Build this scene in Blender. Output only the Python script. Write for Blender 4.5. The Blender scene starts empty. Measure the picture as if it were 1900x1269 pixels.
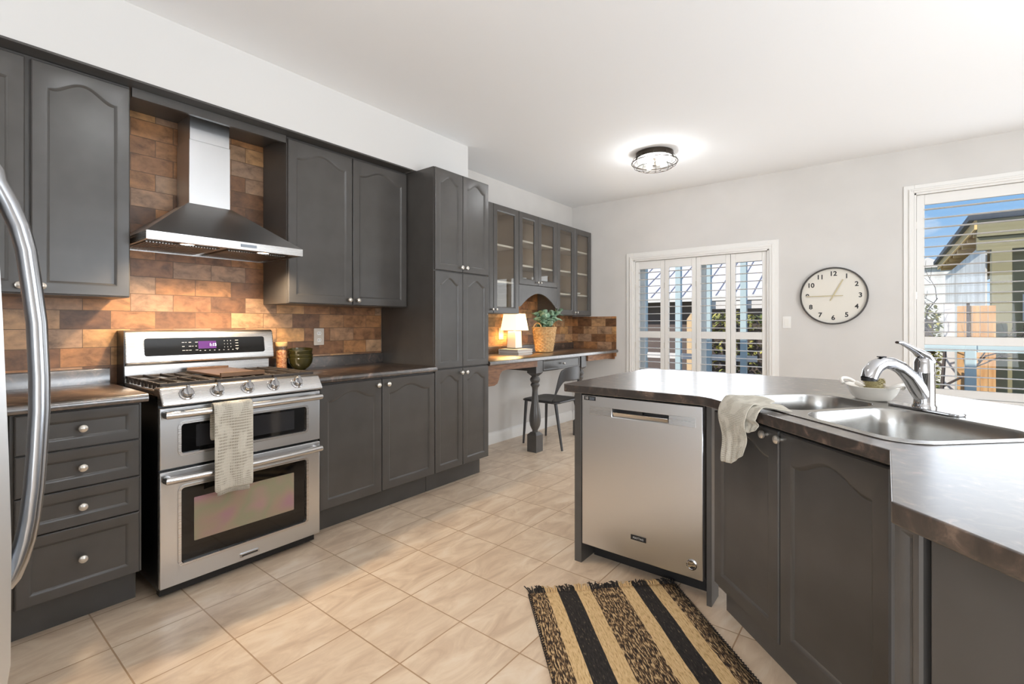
import bpy, bmesh, math, random
from mathutils import Vector, Matrix
random.seed(7)
PI = math.pi
sc = bpy.context.scene
COL = sc.collection

# ------------------------------------------------------------------ camera, world, lights, exposure
F_PX, TH = 888.0, math.atan(695 / 888.0)
cam_d = bpy.data.cameras.new('camera')
cam = bpy.data.objects.new('camera', cam_d); COL.objects.link(cam)
cam.location = (3.16, 0.0, 1.212)
cam.rotation_euler = (PI / 2, 0, TH)
cam_d.sensor_fit = 'HORIZONTAL'; cam_d.sensor_width = 36.0
cam_d.lens = F_PX / 1900 * 36.0
cam_d.shift_y = -32.5 / 1900
cam_d.clip_start = 0.02
sc.camera = cam

sc.view_settings.view_transform = 'Standard'
sc.view_settings.look = 'None'
sc.view_settings.gamma = 1.0
sc.view_settings.use_curve_mapping = False
sc.view_settings.exposure = 0.68

def lin(r, g, b):
    f = lambda c: (c / 255) / 12.92 if c <= 10 else (((c / 255) + 0.055) / 1.055) ** 2.4
    return (f(r), f(g), f(b), 1.0)

world = bpy.data.worlds.new('sky'); sc.world = world; world.use_nodes = True
wn = world.node_tree; wn.nodes.clear()
def wnode(t): return wn.nodes.new(t)
w_tc = wnode('ShaderNodeTexCoord'); w_sep = wnode('ShaderNodeSeparateXYZ')
w_ramp = wnode('ShaderNodeValToRGB'); w_noise = wnode('ShaderNodeTexNoise'); w_map = wnode('ShaderNodeMapping')
w_cr = wnode('ShaderNodeValToRGB'); w_mix = wnode('ShaderNodeMix'); w_mix.data_type = 'RGBA'
w_bg = wnode('ShaderNodeBackground'); w_out = wnode('ShaderNodeOutputWorld')
wn.links.new(w_tc.outputs['Generated'], w_sep.inputs[0]); wn.links.new(w_sep.outputs['Z'], w_ramp.inputs[0])
w_ramp.color_ramp.elements[0].position = 0.0; w_ramp.color_ramp.elements[0].color = lin(205, 226, 244)
w_ramp.color_ramp.elements[1].position = 0.45; w_ramp.color_ramp.elements[1].color = lin(92, 150, 222)
e = w_ramp.color_ramp.elements.new(0.17); e.color = lin(150, 196, 240)
w_map.inputs['Scale'].default_value = (1.0, 1.0, 2.6)
wn.links.new(w_tc.outputs['Generated'], w_map.inputs[0]); wn.links.new(w_map.outputs[0], w_noise.inputs['Vector'])
w_noise.inputs['Scale'].default_value = 7.0; w_noise.inputs['Detail'].default_value = 5.0
w_cr.color_ramp.elements[0].position = 0.52; w_cr.color_ramp.elements[0].color = (0, 0, 0, 1)
w_cr.color_ramp.elements[1].position = 0.68; w_cr.color_ramp.elements[1].color = (1, 1, 1, 1)
wn.links.new(w_noise.outputs['Fac'], w_cr.inputs[0]); wn.links.new(w_cr.outputs[0], w_mix.inputs['Factor'])
wn.links.new(w_ramp.outputs[0], w_mix.inputs['A']); w_mix.inputs['B'].default_value = (0.95, 0.97, 1.0, 1)
wn.links.new(w_mix.outputs['Result'], w_bg.inputs[0]); w_bg.inputs[1].default_value = 0.62
wn.links.new(w_bg.outputs[0], w_out.inputs[0])

def light(name, kind, loc, energy, color=(1, 1, 1), rot=(0, 0, 0), size=0.1, size_y=None, **kw):
    d = bpy.data.lights.new(name, kind); o = bpy.data.objects.new(name, d); COL.objects.link(o)
    o.location = loc; o.rotation_euler = rot; d.energy = energy; d.color = color
    if kind == 'AREA':
        d.size = size
        if size_y: d.shape = 'RECTANGLE'; d.size_y = size_y
    elif kind == 'SUN': d.angle = size
    else: d.shadow_soft_size = size
    for k, v in kw.items(): setattr(d, k, v)
    return o

SUN_E = 3.0
light('sun', 'SUN', (-8, -6, 9), SUN_E, (1.0, 0.94, 0.84), (math.radians(45), 0, math.radians(-32)), 0.01)
# added fill lamps behind and beside the camera, standing at made-up windows
light('fill_front', 'AREA', (3.9, -2.93, 1.3), 70, (0.92, 0.96, 1.0), (math.radians(108), 0, 0), 2.6, 2.0)
light('fill_right', 'AREA', (5.52, 2.0, 1.4), 62, (0.92, 0.96, 1.0), (math.radians(108), 0, PI / 2), 2.0, 2.0)
# daylight falling in through the sink window and the patio door
for x0_, x1_ in ((0.893, 1.149), (1.240, 1.498), (1.586, 1.844), (1.932, 2.187)):
    light('daylight_door', 'AREA', ((x0_ + x1_) / 2, 5.25, 1.0), 2.8, (0.92, 0.96, 1.0), (-PI / 2, 0, 0), x1_ - x0_, 1.7)
for z0_, z1_ in ((0.70, 1.04), (1.11, 2.21)):
    light('daylight_window', 'AREA', (4.05, 5.25, (z0_ + z1_) / 2), 5.5 * (z1_ - z0_), (0.92, 0.96, 1.0), (-PI / 2, 0, 0), 1.26, z1_ - z0_)

# ------------------------------------------------------------------ materials
MATS = {}
def mat(name, color=(0.8, 0.8, 0.8, 1), rough=0.5, metal=0.0, **kw):
    m = bpy.data.materials.new(name); m.use_nodes = True; MATS[name] = m
    b = m.node_tree.nodes['Principled BSDF']
    b.inputs['Base Color'].default_value = color; b.inputs['Roughness'].default_value = rough
    b.inputs['Metallic'].default_value = metal
    for k, v in kw.items(): b.inputs[k].default_value = v
    return m
def nt(m): return m.node_tree, m.node_tree.nodes['Principled BSDF']
def node(t, kind, **kw):
    n = t.nodes.new(kind)
    for k, v in kw.items():
        if k in n.inputs.keys(): n.inputs[k].default_value = v
        else: setattr(n, k, v)
    return n
def ramp(t, src, stops):
    r = t.nodes.new('ShaderNodeValToRGB'); el = r.color_ramp.elements
    while len(el) < len(stops): el.new(0.5)
    for e_, (p, c) in zip(el, stops): e_.position = p; e_.color = c
    t.links.new(src, r.inputs[0]); return r
def objco(t, scale=(1, 1, 1), loc=(0, 0, 0), world_space=False):
    mp = t.nodes.new('ShaderNodeMapping'); mp.inputs['Scale'].default_value = scale; mp.inputs['Location'].default_value = loc
    if world_space:
        g = t.nodes.new('ShaderNodeNewGeometry'); t.links.new(g.outputs['Position'], mp.inputs[0])
    else:
        c = t.nodes.new('ShaderNodeTexCoord'); t.links.new(c.outputs['Object'], mp.inputs[0])
    return mp
def bump(t, b, src, strength=0.1, dist=0.002):
    bn = t.nodes.new('ShaderNodeBump'); bn.inputs['Strength'].default_value = strength; bn.inputs['Distance'].default_value = dist
    t.links.new(src, bn.inputs['Height']); t.links.new(bn.outputs[0], b.inputs['Normal']); return bn
def noisy(m, c0, c1, scale=(20, 20, 20), detail=4, lo=0.35, hi=0.65, bmp=0.0, dist=0.002, world_space=False):
    t, b = nt(m); mp = objco(t, scale, world_space=world_space); n = node(t, 'ShaderNodeTexNoise', Scale=1.0, Detail=detail)
    t.links.new(mp.outputs[0], n.inputs['Vector']); r = ramp(t, n.outputs['Fac'], [(lo, c0), (hi, c1)])
    t.links.new(r.outputs[0], b.inputs['Base Color'])
    if bmp: bump(t, b, n.outputs['Fac'], bmp, dist)
    return m

PAINT = mat('grey_cabinet_paint', lin(92, 87, 82), 0.3)
noisy(PAINT, lin(75, 72, 69), lin(81, 78, 75), (7, 7, 7), 2, bmp=0.03, dist=0.001)
DARKIN = mat('dark_gap', lin(30, 28, 26), 0.7)
INSIDE = mat('cabinet_interior', lin(168, 146, 124), 0.6)
SHELF = mat('pale_shelf', lin(196, 184, 170), 0.55)
BROWNPANEL = mat('brown_side_panel', lin(92, 70, 54), 0.45)
noisy(BROWNPANEL, lin(84, 62, 47), lin(98, 76, 58), (30, 30, 3), 3)
WOOD = mat('brown_wood', lin(120, 80, 50), 0.5)
noisy(WOOD, lin(104, 66, 38), lin(142, 98, 62), (12, 12, 60), 4)
NICKEL = mat('satin_nickel', lin(214, 208, 198), 0.28, 0.75)
WHITE = mat('white_trim_paint', lin(236, 233, 228), 0.4)
WALLP = mat('greige_wall_paint', lin(211, 205, 198), 0.75)
noisy(WALLP, lin(212, 208, 203), lin(217, 213, 208), (3, 3, 3), 2, bmp=0.02)
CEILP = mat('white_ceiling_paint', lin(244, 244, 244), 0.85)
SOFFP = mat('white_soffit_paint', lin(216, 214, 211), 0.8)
STEEL = mat('brushed_stainless_steel', lin(206, 204, 202), 0.27, 1.0)
t, b = nt(STEEL); mp = objco(t, (1.5, 1.5, 260)); n = node(t, 'ShaderNodeTexNoise', Scale=1.0, Detail=2.0); t.links.new(mp.outputs[0], n.inputs['Vector'])
r = ramp(t, n.outputs['Fac'], [(0.2, (0.24, 0.24, 0.24, 1)), (0.8, (0.33, 0.33, 0.33, 1))]); t.links.new(r.outputs[0], b.inputs['Roughness'])
STEELV = mat('satin_steel_panel', lin(214, 215, 216), 0.34, 1.0, Anisotropic=0.5)
CHROME = mat('polished_chrome', lin(196, 197, 200), 0.07, 1.0)
FRHAN = mat('satin_handle_metal', lin(176, 178, 182), 0.24, 1.0)
SINKST = mat('sink_steel', lin(176, 174, 170), 0.26, 1.0)
BLACK = mat('black_enamel', lin(16, 15, 15), 0.25)
BLACKM = mat('matte_black', lin(26, 25, 25), 0.5)
IRON = mat('cast_iron', lin(52, 44, 38), 0.5)
GRID = mat('griddle_metal', lin(112, 84, 62), 0.35, 0.6)
OVENGL = mat('black_oven_glass', lin(10, 10, 11), 0.05)
OVENDK = mat('dark_oven_interior', lin(44, 44, 46), 0.08)
OVENWIN = mat('iridescent_oven_window', lin(60, 50, 46), 0.06)
t, b = nt(OVENWIN); mp = objco(t, (5, 5, 7)); n = node(t, 'ShaderNodeTexNoise', Scale=1.0, Detail=1.5); t.links.new(mp.outputs[0], n.inputs['Vector'])
r = ramp(t, n.outputs['Fac'], [(0.25, lin(164, 122, 132)), (0.4, lin(160, 138, 120)), (0.5, lin(146, 142, 116)), (0.6, lin(164, 138, 126)), (0.75, lin(172, 122, 142))])
t.links.new(r.outputs[0], b.inputs['Base Color'])
DISPLAY = mat('purple_display', lin(70, 30, 90), 0.2, **{'Emission Color': lin(96, 40, 120), 'Emission Strength': 0.25})
DIGIT = mat('lit_digits', lin(220, 225, 255), 0.4, **{'Emission Color': lin(225, 228, 255), 'Emission Strength': 1.5})
MARK = mat('pale_print', lin(205, 203, 200), 0.5)
PALEGREY = mat('grey_plastic', lin(150, 160, 172), 0.4)
OUTLET = mat('beige_plastic', lin(206, 196, 184), 0.4)
BOWLG = mat('olive_glaze', lin(58, 54, 24), 0.12)
LIDW = mat('bamboo_lid', lin(216, 176, 120), 0.5)
PASTA = noisy(mat('dried_pasta', lin(200, 140, 90), 0.6), lin(160, 84, 52), lin(226, 170, 118), (90, 90, 90), 3)
LAMPW = mat('white_ceramic', lin(236, 232, 224), 0.3)
BOOKW = mat('white_book_cover', lin(226, 222, 218), 0.5)
PAGES = mat('book_pages', lin(200, 188, 176), 0.8)
WICKER = noisy(mat('wicker', lin(206, 164, 110), 0.6), lin(196, 152, 100), lin(222, 184, 132), (40, 40, 40), 2)
LEAF = noisy(mat('plant_leaf', lin(92, 128, 96), 0.4), lin(86, 128, 96), lin(170, 194, 166), (25, 25, 25), 2)
CLOCKF = mat('cream_clock_face', lin(226, 220, 208), 0.5)
CLOCKR = mat('dark_clock_rim', lin(52, 46, 42), 0.35)
BRASS = mat('pale_brass', lin(180, 166, 130), 0.35, 0.5)
DISHW = mat('white_glaze', lin(228, 222, 212), 0.25)
BRISTLE = mat('olive_bristles', lin(150, 138, 96), 0.7)
CHAIRB = mat('charcoal_chair', lin(56, 54, 54), 0.42)
BRONZE = mat('dark_bronze', lin(62, 54, 46), 0.35, 0.7)
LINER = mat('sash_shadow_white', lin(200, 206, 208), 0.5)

def glass(name, tint=(1, 1, 1, 1), ior=1.5, refl=1.0):
    m = bpy.data.materials.new(name); m.use_nodes = True; t = m.node_tree; t.nodes.clear(); MATS[name] = m
    tr = t.nodes.new('ShaderNodeBsdfTransparent'); tr.inputs[0].default_value = tint
    gl = t.nodes.new('ShaderNodeBsdfGlossy'); gl.inputs['Roughness'].default_value = 0.02
    fr = t.nodes.new('ShaderNodeFresnel'); ge = t.nodes.new('ShaderNodeNewGeometry'); mr = t.nodes.new('ShaderNodeMapRange')
    mr.inputs['To Min'].default_value = ior; mr.inputs['To Max'].default_value = 1 / ior
    t.links.new(ge.outputs['Backfacing'], mr.inputs[0]); t.links.new(mr.outputs[0], fr.inputs[0])
    mx = t.nodes.new('ShaderNodeMixShader'); o = t.nodes.new('ShaderNodeOutputMaterial')
    t.links.new(fr.outputs[0], mx.inputs[0]); t.links.new(tr.outputs[0], mx.inputs[1]); t.links.new(gl.outputs[0], mx.inputs[2]); t.links.new(mx.outputs[0], o.inputs[0])
    return m
PANE = glass('cabinet_glass', (0.95, 0.96, 0.95, 1), 1.5)
WINGL = glass('window_glass', (0.97, 0.985, 1, 1), 1.3)
JARGL = glass('jar_glass', (0.95, 0.96, 0.95, 1), 1.35)

def emis(name, color, strength):
    m = bpy.data.materials.new(name); m.use_nodes = True; t = m.node_tree; b = t.nodes['Principled BSDF']
    b.inputs['Base Color'].default_value = color; b.inputs['Emission Color'].default_value = color; b.inputs['Emission Strength'].default_value = strength
    MATS[name] = m; return m
BULB = emis('glowing_bulb', (0.95, 0.97, 1.0, 1), 95)
HOODL = emis('hood_lamp_glass', (1.0, 0.86, 0.66, 1), 8)
SHADE = mat('cream_lamp_shade', lin(250, 236, 206), 0.8, **{'Emission Color': lin(255, 222, 160), 'Emission Strength': 1.3})

# floor tiles: straight grid of pale marbled porcelain
FLOORM = mat('marbled_floor_tile', lin(214, 188, 158), 0.3)
t, b = nt(FLOORM)
mp = objco(t, (1, 1, 1), (-1.18 + 0.305 * 10, -1.10 + 0.307 * 20, 0), True)
bk = node(t, 'ShaderNodeTexBrick', Scale=1.0); bk.offset = 0.0; bk.squash = 1.0
bk.inputs['Brick Width'].default_value = 0.305; bk.inputs['Row Height'].default_value = 0.307; bk.inputs['Mortar Size'].default_value = 0.0028
bk.inputs['Mortar Smooth'].default_value = 0.1
bk.inputs['Color1'].default_value = (0, 0, 0, 1); bk.inputs['Color2'].default_value = (1, 1, 1, 1); bk.inputs['Mortar'].default_value = (0.5, 0.5, 0.5, 1)
t.links.new(mp.outputs[0], bk.inputs['Vector'])
# shift the veining from tile to tile
add = node(t, 'ShaderNodeVectorMath', operation='MULTIPLY_ADD'); add.inputs[1].default_value = (3.1, 5.3, 0)
mp2 = objco(t, (10, 3.4, 1), (0, 0, 0), True); mp2.inputs['Rotation'].default_value = (0, 0, 0.35)
t.links.new(bk.outputs['Color'], add.inputs[0]); t.links.new(mp2.outputs[0], add.inputs[2])
n1 = node(t, 'ShaderNodeTexNoise', Scale=1.0, Detail=7.0, Roughness=0.62, Distortion=1.1); t.links.new(add.outputs[0], n1.inputs['Vector'])
r1 = ramp(t, n1.outputs['Fac'], [(0.25, lin(196, 170, 144)), (0.43, lin(215, 191, 165)), (0.56, lin(227, 205, 179)), (0.75, lin(238, 222, 202))])
mixm = node(t, 'ShaderNodeMix', data_type='RGBA'); t.links.new(bk.outputs['Fac'], mixm.inputs['Factor']); t.links.new(r1.outputs[0], mixm.inputs['A']); mixm.inputs['B'].default_value = lin(180, 148, 116)
t.links.new(mixm.outputs['Result'], b.inputs['Base Color'])
inv = node(t, 'ShaderNodeMath', operation='SUBTRACT'); inv.inputs[0].default_value = 1.0; t.links.new(bk.outputs['Fac'], inv.inputs[1])
bump(t, b, inv.outputs[0], 0.5, 0.002)

def backsplash_mat(name, axis):
    m = mat(name, lin(150, 112, 80), 0.42); t, b = nt(m)
    g = t.nodes.new('ShaderNodeNewGeometry'); s = t.nodes.new('ShaderNodeSeparateXYZ'); c = t.nodes.new('ShaderNodeCombineXYZ')
    t.links.new(g.outputs['Position'], s.inputs[0]); t.links.new(s.outputs[axis], c.inputs[0]); t.links.new(s.outputs[2], c.inputs[1])
    mp = t.nodes.new('ShaderNodeMapping'); mp.inputs['Location'].default_value = (4.05, -1.002 + 0.0935 * 12, 0); t.links.new(c.outputs[0], mp.inputs[0])
    bk = node(t, 'ShaderNodeTexBrick', Scale=1.0); bk.offset = 0.43; bk.squash = 1.0
    bk.inputs['Brick Width'].default_value = 0.192; bk.inputs['Row Height'].default_value = 0.0935; bk.inputs['Mortar Size'].default_value = 0.0016; bk.inputs['Mortar Smooth'].default_value = 0.3
    bk.inputs['Color1'].default_value = (0, 0, 0, 1); bk.inputs['Color2'].default_value = (1, 1, 1, 1)
    t.links.new(mp.outputs[0], bk.inputs['Vector'])
    r = ramp(t, bk.outputs['Color'], [(0.0, lin(108, 76, 52)), (0.3, lin(152, 108, 74)), (0.55, lin(180, 128, 80)), (0.8, lin(164, 134, 110)), (1.0, lin(206, 156, 100))])
    n = node(t, 'ShaderNodeTexNoise', Scale=12.0, Detail=6.0, Roughness=0.62, Distortion=0.3)
    ad = node(t, 'ShaderNodeVectorMath', operation='MULTIPLY_ADD'); ad.inputs[1].default_value = (4.0, 7.0, 0); t.links.new(bk.outputs['Color'], ad.inputs[0])
    sc_ = node(t, 'ShaderNodeMapping'); sc_.inputs['Scale'].default_value = (1.0, 1.35, 1); t.links.new(mp.outputs[0], sc_.inputs[0]); t.links.new(sc_.outputs[0], ad.inputs[2]); t.links.new(ad.outputs[0], n.inputs['Vector'])
    r2 = ramp(t, n.outputs['Fac'], [(0.3, (0.42, 0.40, 0.38, 1)), (0.5, (0.92, 0.9, 0.88, 1)), (0.72, (1.35, 1.3, 1.22, 1))])
    mu = node(t, 'ShaderNodeMix', data_type='RGBA', blend_type='MULTIPLY'); mu.inputs['Factor'].default_value = 1.0
    t.links.new(r.outputs[0], mu.inputs['A']); t.links.new(r2.outputs[0], mu.inputs['B'])
    mx = node(t, 'ShaderNodeMix', data_type='RGBA'); t.links.new(bk.outputs['Fac'], mx.inputs['Factor']); t.links.new(mu.outputs['Result'], mx.inputs['A']); mx.inputs['B'].default_value = lin(104, 80, 60)
    t.links.new(mx.outputs['Result'], b.inputs['Base Color'])
    iv = node(t, 'ShaderNodeMath', operation='SUBTRACT'); iv.inputs[0].default_value = 1.0; t.links.new(bk.outputs['Fac'], iv.inputs[1])
    bump(t, b, iv.outputs[0], 0.6, 0.003)
    return m
SPLASH_L = backsplash_mat('rustic_brick_tile', 1)
SPLASH_B = backsplash_mat('rustic_brick_tile_back', 0)

COUNTER = mat('dark_mottled_laminate', lin(60, 50, 44), 0.34, **{'IOR': 1.6, 'Coat Weight': 1.0, 'Coat IOR': 2.0, 'Coat Roughness': 0.24})
t, b = nt(COUNTER); mp = objco(t, (1, 1, 1), (0, 0, 0), True)
n1 = node(t, 'ShaderNodeTexNoise', Scale=22.0, Detail=6.0, Roughness=0.6, Distortion=0.8); t.links.new(mp.outputs[0], n1.inputs['Vector'])
r = ramp(t, n1.outputs['Fac'], [(0.30, lin(30, 25, 22)), (0.5, lin(52, 43, 38)), (0.62, lin(80, 66, 57)), (0.74, lin(140, 116, 100))])
t.links.new(r.outputs[0], b.inputs['Base Color'])

TOWEL = mat('cream_waffle_cotton', lin(206, 200, 186), 0.9)
t, b = nt(TOWEL); tc = t.nodes.new('ShaderNodeTexCoord')
mp = node(t, 'ShaderNodeMapping'); mp.inputs['Scale'].default_value = (26, 60, 1); t.links.new(tc.outputs['UV'], mp.inputs[0])
ck = node(t, 'ShaderNodeTexBrick', Scale=1.0); ck.offset = 0.0; ck.inputs['Brick Width'].default_value = 1.0; ck.inputs['Row Height'].default_value = 1.0; ck.inputs['Mortar Size'].default_value = 0.27; ck.inputs['Mortar Smooth'].default_value = 0.5
ck.inputs['Color1'].default_value = (1, 1, 1, 1); ck.inputs['Color2'].default_value = (1, 1, 1, 1); ck.inputs['Mortar'].default_value = (0, 0, 0, 1)
t.links.new(mp.outputs[0], ck.inputs['Vector'])
# big soft diamonds where the holes of the weave are open
mp2 = node(t, 'ShaderNodeMapping'); mp2.inputs['Scale'].default_value = (2.6, 4.6, 1); t.links.new(tc.outputs['UV'], mp2.inputs[0])
n2 = node(t, 'ShaderNodeTexNoise', Scale=1.7, Detail=1.0); t.links.new(mp2.outputs[0], n2.inputs['Vector'])
r2 = ramp(t, n2.outputs['Fac'], [(0.44, (0, 0, 0, 1)), (0.54, (1, 1, 1, 1))])
mm = node(t, 'ShaderNodeMath', operation='MULTIPLY'); t.links.new(ck.outputs['Color'], mm.inputs[0]); t.links.new(r2.outputs[0], mm.inputs[1])
mx = node(t, 'ShaderNodeMix', data_type='RGBA'); t.links.new(mm.outputs[0], mx.inputs['Factor']); mx.inputs['A'].default_value = lin(208, 202, 188); mx.inputs['B'].default_value = lin(150, 142, 126)
t.links.new(mx.outputs['Result'], b.inputs['Base Color']); 
nv = node(t, 'ShaderNodeMath', operation='SUBTRACT'); nv.inputs[0].default_value = 1.0; t.links.new(ck.outputs['Color'], nv.inputs[1]); bump(t, b, nv.outputs[0], 0.7, 0.002)

RUG = mat('woven_jute', lin(200, 170, 120), 0.95)
t, b = nt(RUG); tc = t.nodes.new('ShaderNodeTexCoord'); sp = t.nodes.new('ShaderNodeSeparateXYZ'); t.links.new(tc.outputs['UV'], sp.inputs[0])
mp = node(t, 'ShaderNodeMapping'); mp.inputs['Scale'].default_value = (46, 120, 1); mp.inputs['Rotation'].default_value = (0, 0, 0.0); t.links.new(tc.outputs['UV'], mp.inputs[0])
n1 = node(t, 'ShaderNodeTexNoise', Scale=1.0, Detail=2.0, Roughness=0.6); t.links.new(mp.outputs[0], n1.inputs['Vector'])
bands = t.nodes.new('ShaderNodeValToRGB'); bands.color_ramp.interpolation = 'CONSTANT'
seq = [(0, .5), (.11, .53 + .47), (.19, 0), (.31, 1), (.41, .5), (.61, 1), (.70, 0), (.81, 1), (.895, .5)]
el = bands.color_ramp.elements
while len(el) < len(seq): el.new(0.5)
for e_, (p, v) in zip(el, seq): e_.position = p; e_.color = (v, v, v, 1)
t.links.new(sp.outputs['Y'], bands.inputs[0])
spk = ramp(t, n1.outputs['Fac'], [(0.44, lin(44, 32, 24)), (0.52, lin(120, 92, 62)), (0.60, lin(206, 176, 132))])
blk = ramp(t, n1.outputs['Fac'], [(0.40, lin(30, 26, 24)), (0.64, lin(52, 46, 42)), (0.72, lin(140, 120, 96))])
tan = ramp(t, n1.outputs['Fac'], [(0.28, lin(160, 124, 80)), (0.45, lin(212, 178, 128)), (0.7, lin(228, 198, 150))])
f1 = node(t, 'ShaderNodeMath', operation='GREATER_THAN'); f1.inputs[1].default_value = 0.25; t.links.new(bands.outputs[0], f1.inputs[0])
f2 = node(t, 'ShaderNodeMath', operation='GREATER_THAN'); f2.inputs[1].default_value = 0.75; t.links.new(bands.outputs[0], f2.inputs[0])
ma = node(t, 'ShaderNodeMix', data_type='RGBA'); t.links.new(f1.outputs[0], ma.inputs['Factor']); t.links.new(blk.outputs[0], ma.inputs['A']); t.links.new(spk.outputs[0], ma.inputs['B'])
mb_ = node(t, 'ShaderNodeMix', data_type='RGBA'); t.links.new(f2.outputs[0], mb_.inputs['Factor']); t.links.new(ma.outputs['Result'], mb_.inputs['A']); t.links.new(tan.outputs[0], mb_.inputs['B'])
t.links.new(mb_.outputs['Result'], b.inputs['Base Color']); bump(t, b, n1.outputs['Fac'], 0.6, 0.004)
RUGBLK = mat('black_fringe_yarn', lin(36, 31, 28), 0.95)
RUGTAN = mat('jute_fringe_yarn', lin(206, 172, 124), 0.95)

# outdoors
GRASS = noisy(mat('lawn', lin(96, 110, 60), 0.9), lin(70, 84, 44), lin(128, 128, 78), (2, 2, 2), 5)
FENCE = noisy(mat('cedar_boards', lin(226, 170, 110), 0.7), lin(206, 146, 88), lin(238, 190, 132), (14, 14, 1.2), 4)
TIMBER = mat('raw_timber', lin(248, 206, 136), 0.7)
OLIVE = mat('olive_siding', lin(150, 140, 104), 0.7)
SHEET = noisy(mat('white_plastic_sheet', lin(238, 234, 226), 0.35), lin(214, 208, 198), lin(250, 246, 238), (3, 3, 1.2), 4)
ROOFD = mat('dark_shingle', lin(70, 76, 84), 0.8)
ROOFL = mat('pale_metal_roof', lin(226, 222, 226), 0.6)
SEAM = mat('roof_seam_grey', lin(150, 146, 150), 0.6)
BROWNH = mat('brown_house_wall', lin(112, 96, 90), 0.8)
WHITEH = mat('white_fascia', lin(236, 228, 220), 0.6)
TEAL = mat('blue_grey_post', lin(196, 212, 212), 0.5)
TANP = mat('tan_render', lin(232, 196, 150), 0.8)
HEDGE = noisy(mat('hedge_leaf', lin(120, 126, 60), 0.7), lin(74, 92, 44), lin(196, 184, 96), (6, 6, 6), 2)
BARK = mat('bare_bark', lin(92, 80, 74), 0.9)
DECK = mat('deck_boards', lin(140, 130, 120), 0.8)

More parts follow.
